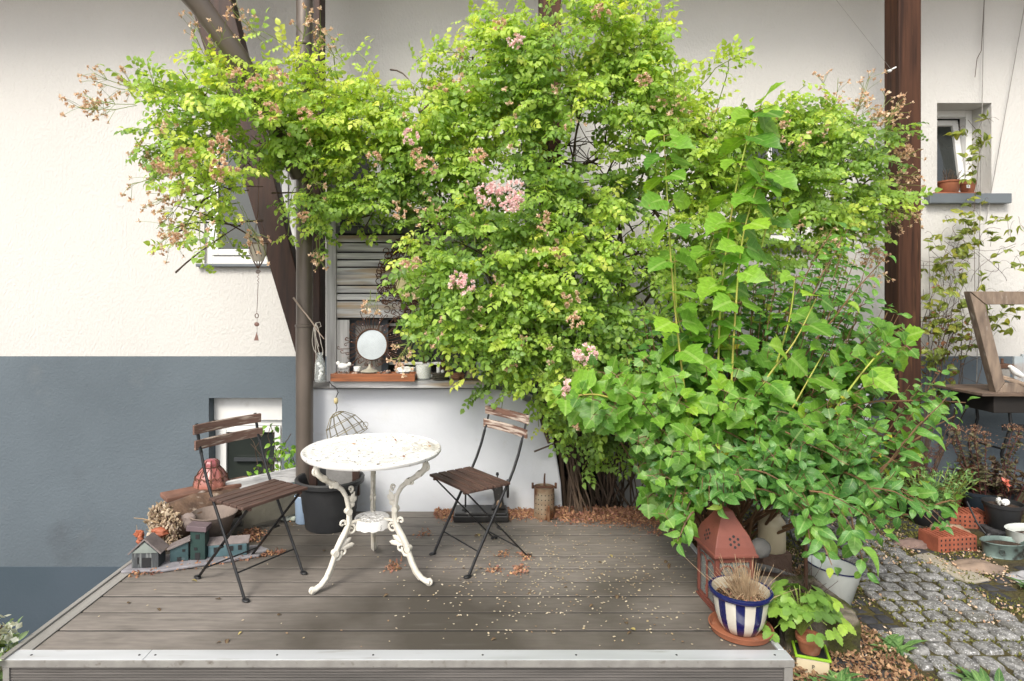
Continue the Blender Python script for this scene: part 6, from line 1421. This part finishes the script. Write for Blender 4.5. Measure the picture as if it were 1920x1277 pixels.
for (px, py, lab) in ((1908,905,'single coral pink flower glowing among the purple leaves'),):
    pt = P(1886,907,4.15); o = Cloud()
    for q in range(14): o.add(T_OV, pt+Vector((ru(-.012,.012),ru(-.01,.01),ru(-.02,.02))), rdir((.3,-.2,.8)), rdir((0,-1,0)), ru(.02,.035), ru(0,1))
    o2 = o.build('coral_flower', leafmat('coral_petal', [(.75,.16,.13),(.85,.30,.24)], .3), None); tag(o2, lab, 'flower')
# grass tufts, weeds left corner
lw2 = thing('corner_plant', 'pale green and white leafy plant below the deck corner by the dark wall', 'plant', (-2.0,2.52,ZG-.02))
cl = Cloud(); stm = MB()
for k in range(260):
    p = Vector((-2.02+random.gauss(0,.055), 2.50+random.gauss(0,.07), ZG+ru(0,.20)-.02)); 
    if p.x > -1.905: continue
    cl.add(T_OV, p, rdir((0,0,.5)), GL+rdir()*.6, ru(.03,.055), min(1,max(0,random.gauss(.5,.25))))
for k in range(60):
    p = Vector((-1.955+random.gauss(0,.02), 2.50+random.gauss(0,.03), ZG+.22+random.gauss(0,.025))); cl.add(T_PETAL, p, rdir(), rdir(), ru(.02,.035), 1)
for k in range(16): stm.tube([(-2.0+ru(-.06,.04), 2.50, ZG-.02), (-1.97+ru(-.06,.02), 2.5, ZG+ru(.1,.24))], .003, 4)
cl.build('foliage', leafmat('silver_leaf', [(.05,.09,.03),(.12,.20,.06),(.30,.42,.22),(.5,.52,.46)], .3), lw2); stm.build('stem', m_redstem, lw2)
for (c, n, s, lab) in (((1.42,2.42,ZG),60,.09,'dark green strappy weed below the square cream planter'),((1.83,2.72,ZG),26,.05,'small green weed in the edging beside the stone trough'),((2.02,2.45,ZG),40,.05,'low bright weed growing among the front cobbles'),((2.98,3.28,ZG),36,.06,'thin grass tuft between the tan rock and dark paving')):
    t = thing('weed_tuft', lab, 'weed', c); cl = Cloud()
    for k in range(n):
        a = ru(0,6.28); cl.add(T_NARROW, (c[0]+random.gauss(0,s*.5), c[1]+random.gauss(0,s*.4), c[2]), (math.cos(a)*.9, math.sin(a)*.9, ru(.3,1.2)), (0,0,1), ru(.05,.12), min(1,max(0,random.gauss(.4,.2))))
    cl.build('foliage', m_sed, t)
# moss in the cobble joints
cl = Cloud(); random.seed(19)
for k in range(15000):
    x, y = ru(1.75,3.0), ru(2.2,4.9); q = mnoise.noise(Vector((x*3.2,y*3.2,4)))
    if q < -.12: continue
    cl.add(T_PETAL, (x, y, ZG+.004+ru(0,.008)), rdir((0,0,1.0)), rdir(), ru(.008,.018), ru(0,1))
tag(cl.build('joint_moss', leafmat('moss_leaf', [(.05,.05,.01),(.11,.11,.018),(.18,.17,.03)], .1, .9), None), kind='stuff')

# ---- fallen petals and seeds
random.seed(61)
def heap(name, n, fn, mat, label, cat, size=(.010,.022), tp=T_PETAL):
    cl = Cloud()
    for k in range(n):
        r_ = fn()
        if r_ is None: continue
        cl.add(tp, r_, rdir((0,0,-.1)), rdir((0,0,1.6)), ru(*size), ru(0,1))
    o = cl.build(name, mat, None); return tag(o, label, cat, kind='stuff')
def f1():
    px = ru(815,1290); x = X(px,4.0); w = .06+.10*max(0,(px-1010)/250); y = 4.09 - abs(random.gauss(0,w)); h = max(0, .035*(1-(4.1-y)/.25)) * (1 if px > 1010 else .5)
    if x > 1.21: return None
    if random.random() > (.75 if px < 1010 else 1): return None
    return (x, y, .004+ru(0,1)*h)
heap('petal_drift', 13000, f1, m_petal, 'drift of rusty pink fallen rose petals along the low wall', 'petals')
def f2():
    x = ru(-1.80,-1.1); y = 3.14+(x+1.8)*.42+random.gauss(0,.016); return (x, y, .004+ru(0,.012)) if random.random() < .55+.45*mnoise.noise(Vector((x*6,0,2))) else None
heap('petal_drift', 900, f2, m_petal, 'brown petals swept against the front of the grey clay slab', 'petals')
def f3():
    c = random.choice((G(568,938), G(548,930), G(560,965), G(470,1003), G(462,1012))); return (c.x+random.gauss(0,.035), c.y+random.gauss(0,.04), .004+ru(0,.02))
heap('petal_drift', 900, f3, m_petal, 'small heaps of rust brown petals around the downpipe foot', 'petals')
def f4():
    c = random.choice((G(797,1002), G(735,1066), G(945,1040), G(970,1075), G(985,1045), G(930,1068), G(890,958), G(1300,985), G(975,1065), G(1235,1000), G(740,1060)))
    return (c.x+random.gauss(0,.022), c.y+random.gauss(0,.022), .003+ru(0,.012))
heap('petal_clump', 420, f4, m_petal, 'scattered little clumps of dry petals on the deck boards', 'petals')
T_FLAT = (np.array([(-.5,0,0),(-.25,.3,.05),(.25,.3,.05),(.5,0,0),(.25,-.3,.05),(-.25,-.3,.05)]), [(0,5,4,3,2,1)])
cl = Cloud()
for k in range(1050):
    t = random.random()
    if t < .82: p = Vector((random.gauss(.42,.42), random.gauss(3.2,.34), .0045))
    else: p = Vector((ru(-1.75,1.18), ru(2.5,4.0), .0045))
    if not (-1.8 < p.x < 1.19 and 2.49 < p.y < 4.05): continue
    if p.x < -.5 and random.random() < .75: continue
    cl.add(T_FLAT, p, Vector((math.cos(ru(0,6.28)), math.sin(ru(0,6.28)), 0)), Vector((ru(-.2,.2),ru(-.2,.2),1)), ru(.007,.015), ru(0,1)**1.3)
tag(cl.build('scattered_seeds', m_seed, None), 'pale dry seeds scattered over the dark side of the deck', 'seeds', kind='stuff')
cl = Cloud()
for k in range(14):
    a, r_ = ru(0,6.28), .32*math.sqrt(ru(0,1)); cl.add(T_PETAL, (-.56+r_*math.cos(a), 3.14+r_*math.sin(a), .6575), rdir((0,0,0)), rdir((0,0,1.5)), ru(.012,.025), ru(0,1))
tag(cl.build('table_petals', m_petal, None), 'few brown petals lying on the white table top', 'petals', kind='stuff')
def f5():
    x, y = ru(1.23,1.82), ru(2.35,4.4)
    if y > 3.6 and x > 1.7: return None
    return (x, y, ZG+.002+ru(0,.03)+.03*max(0,mnoise.noise(Vector((x*5,y*5,0)))))
heap('leaf_litter', 11000, f5, leafmat('brown_litter', [(.10,.04,.025),(.26,.12,.07),(.42,.25,.14),(.16,.07,.045)], .1, .85), 'rust brown leaf litter covering the bed between deck and cobbles', 'litter', (.012,.026))
def f6():
    x, y = ru(1.5,3.6), ru(2.2,4.8); q = mnoise.noise(Vector((x*2.6,y*2.6,9)))
    if q < -.05 + .18*(1.9 < x < 2.63): return None
    return (x, y, ZG+.012+ru(0,.012))
heap('leaf_litter', 9000, f6, m_dry, 'tan withered blossoms strewn over the cobbles and edging stones', 'litter', (.009,.020))
cl = Cloud()
for k in range(46):
    p = Vector((ru(-1.75,1.15), ru(2.52,4.0), .004)); cl.add(T_OV, p, Vector((ru(-1,1),ru(-1,1),0)), Vector((ru(-.3,.3),ru(-.3,.3),1)), ru(.018,.035), .0 if random.random()<.75 else 1)
tag(cl.build('fallen_leaves', leafmat('fallen_leaf', [(.10,.055,.035),(.42,.33,.12)], .1, .7), None), 'odd small brown and yellow leaves lying across the deck', 'leaves', kind='stuff')
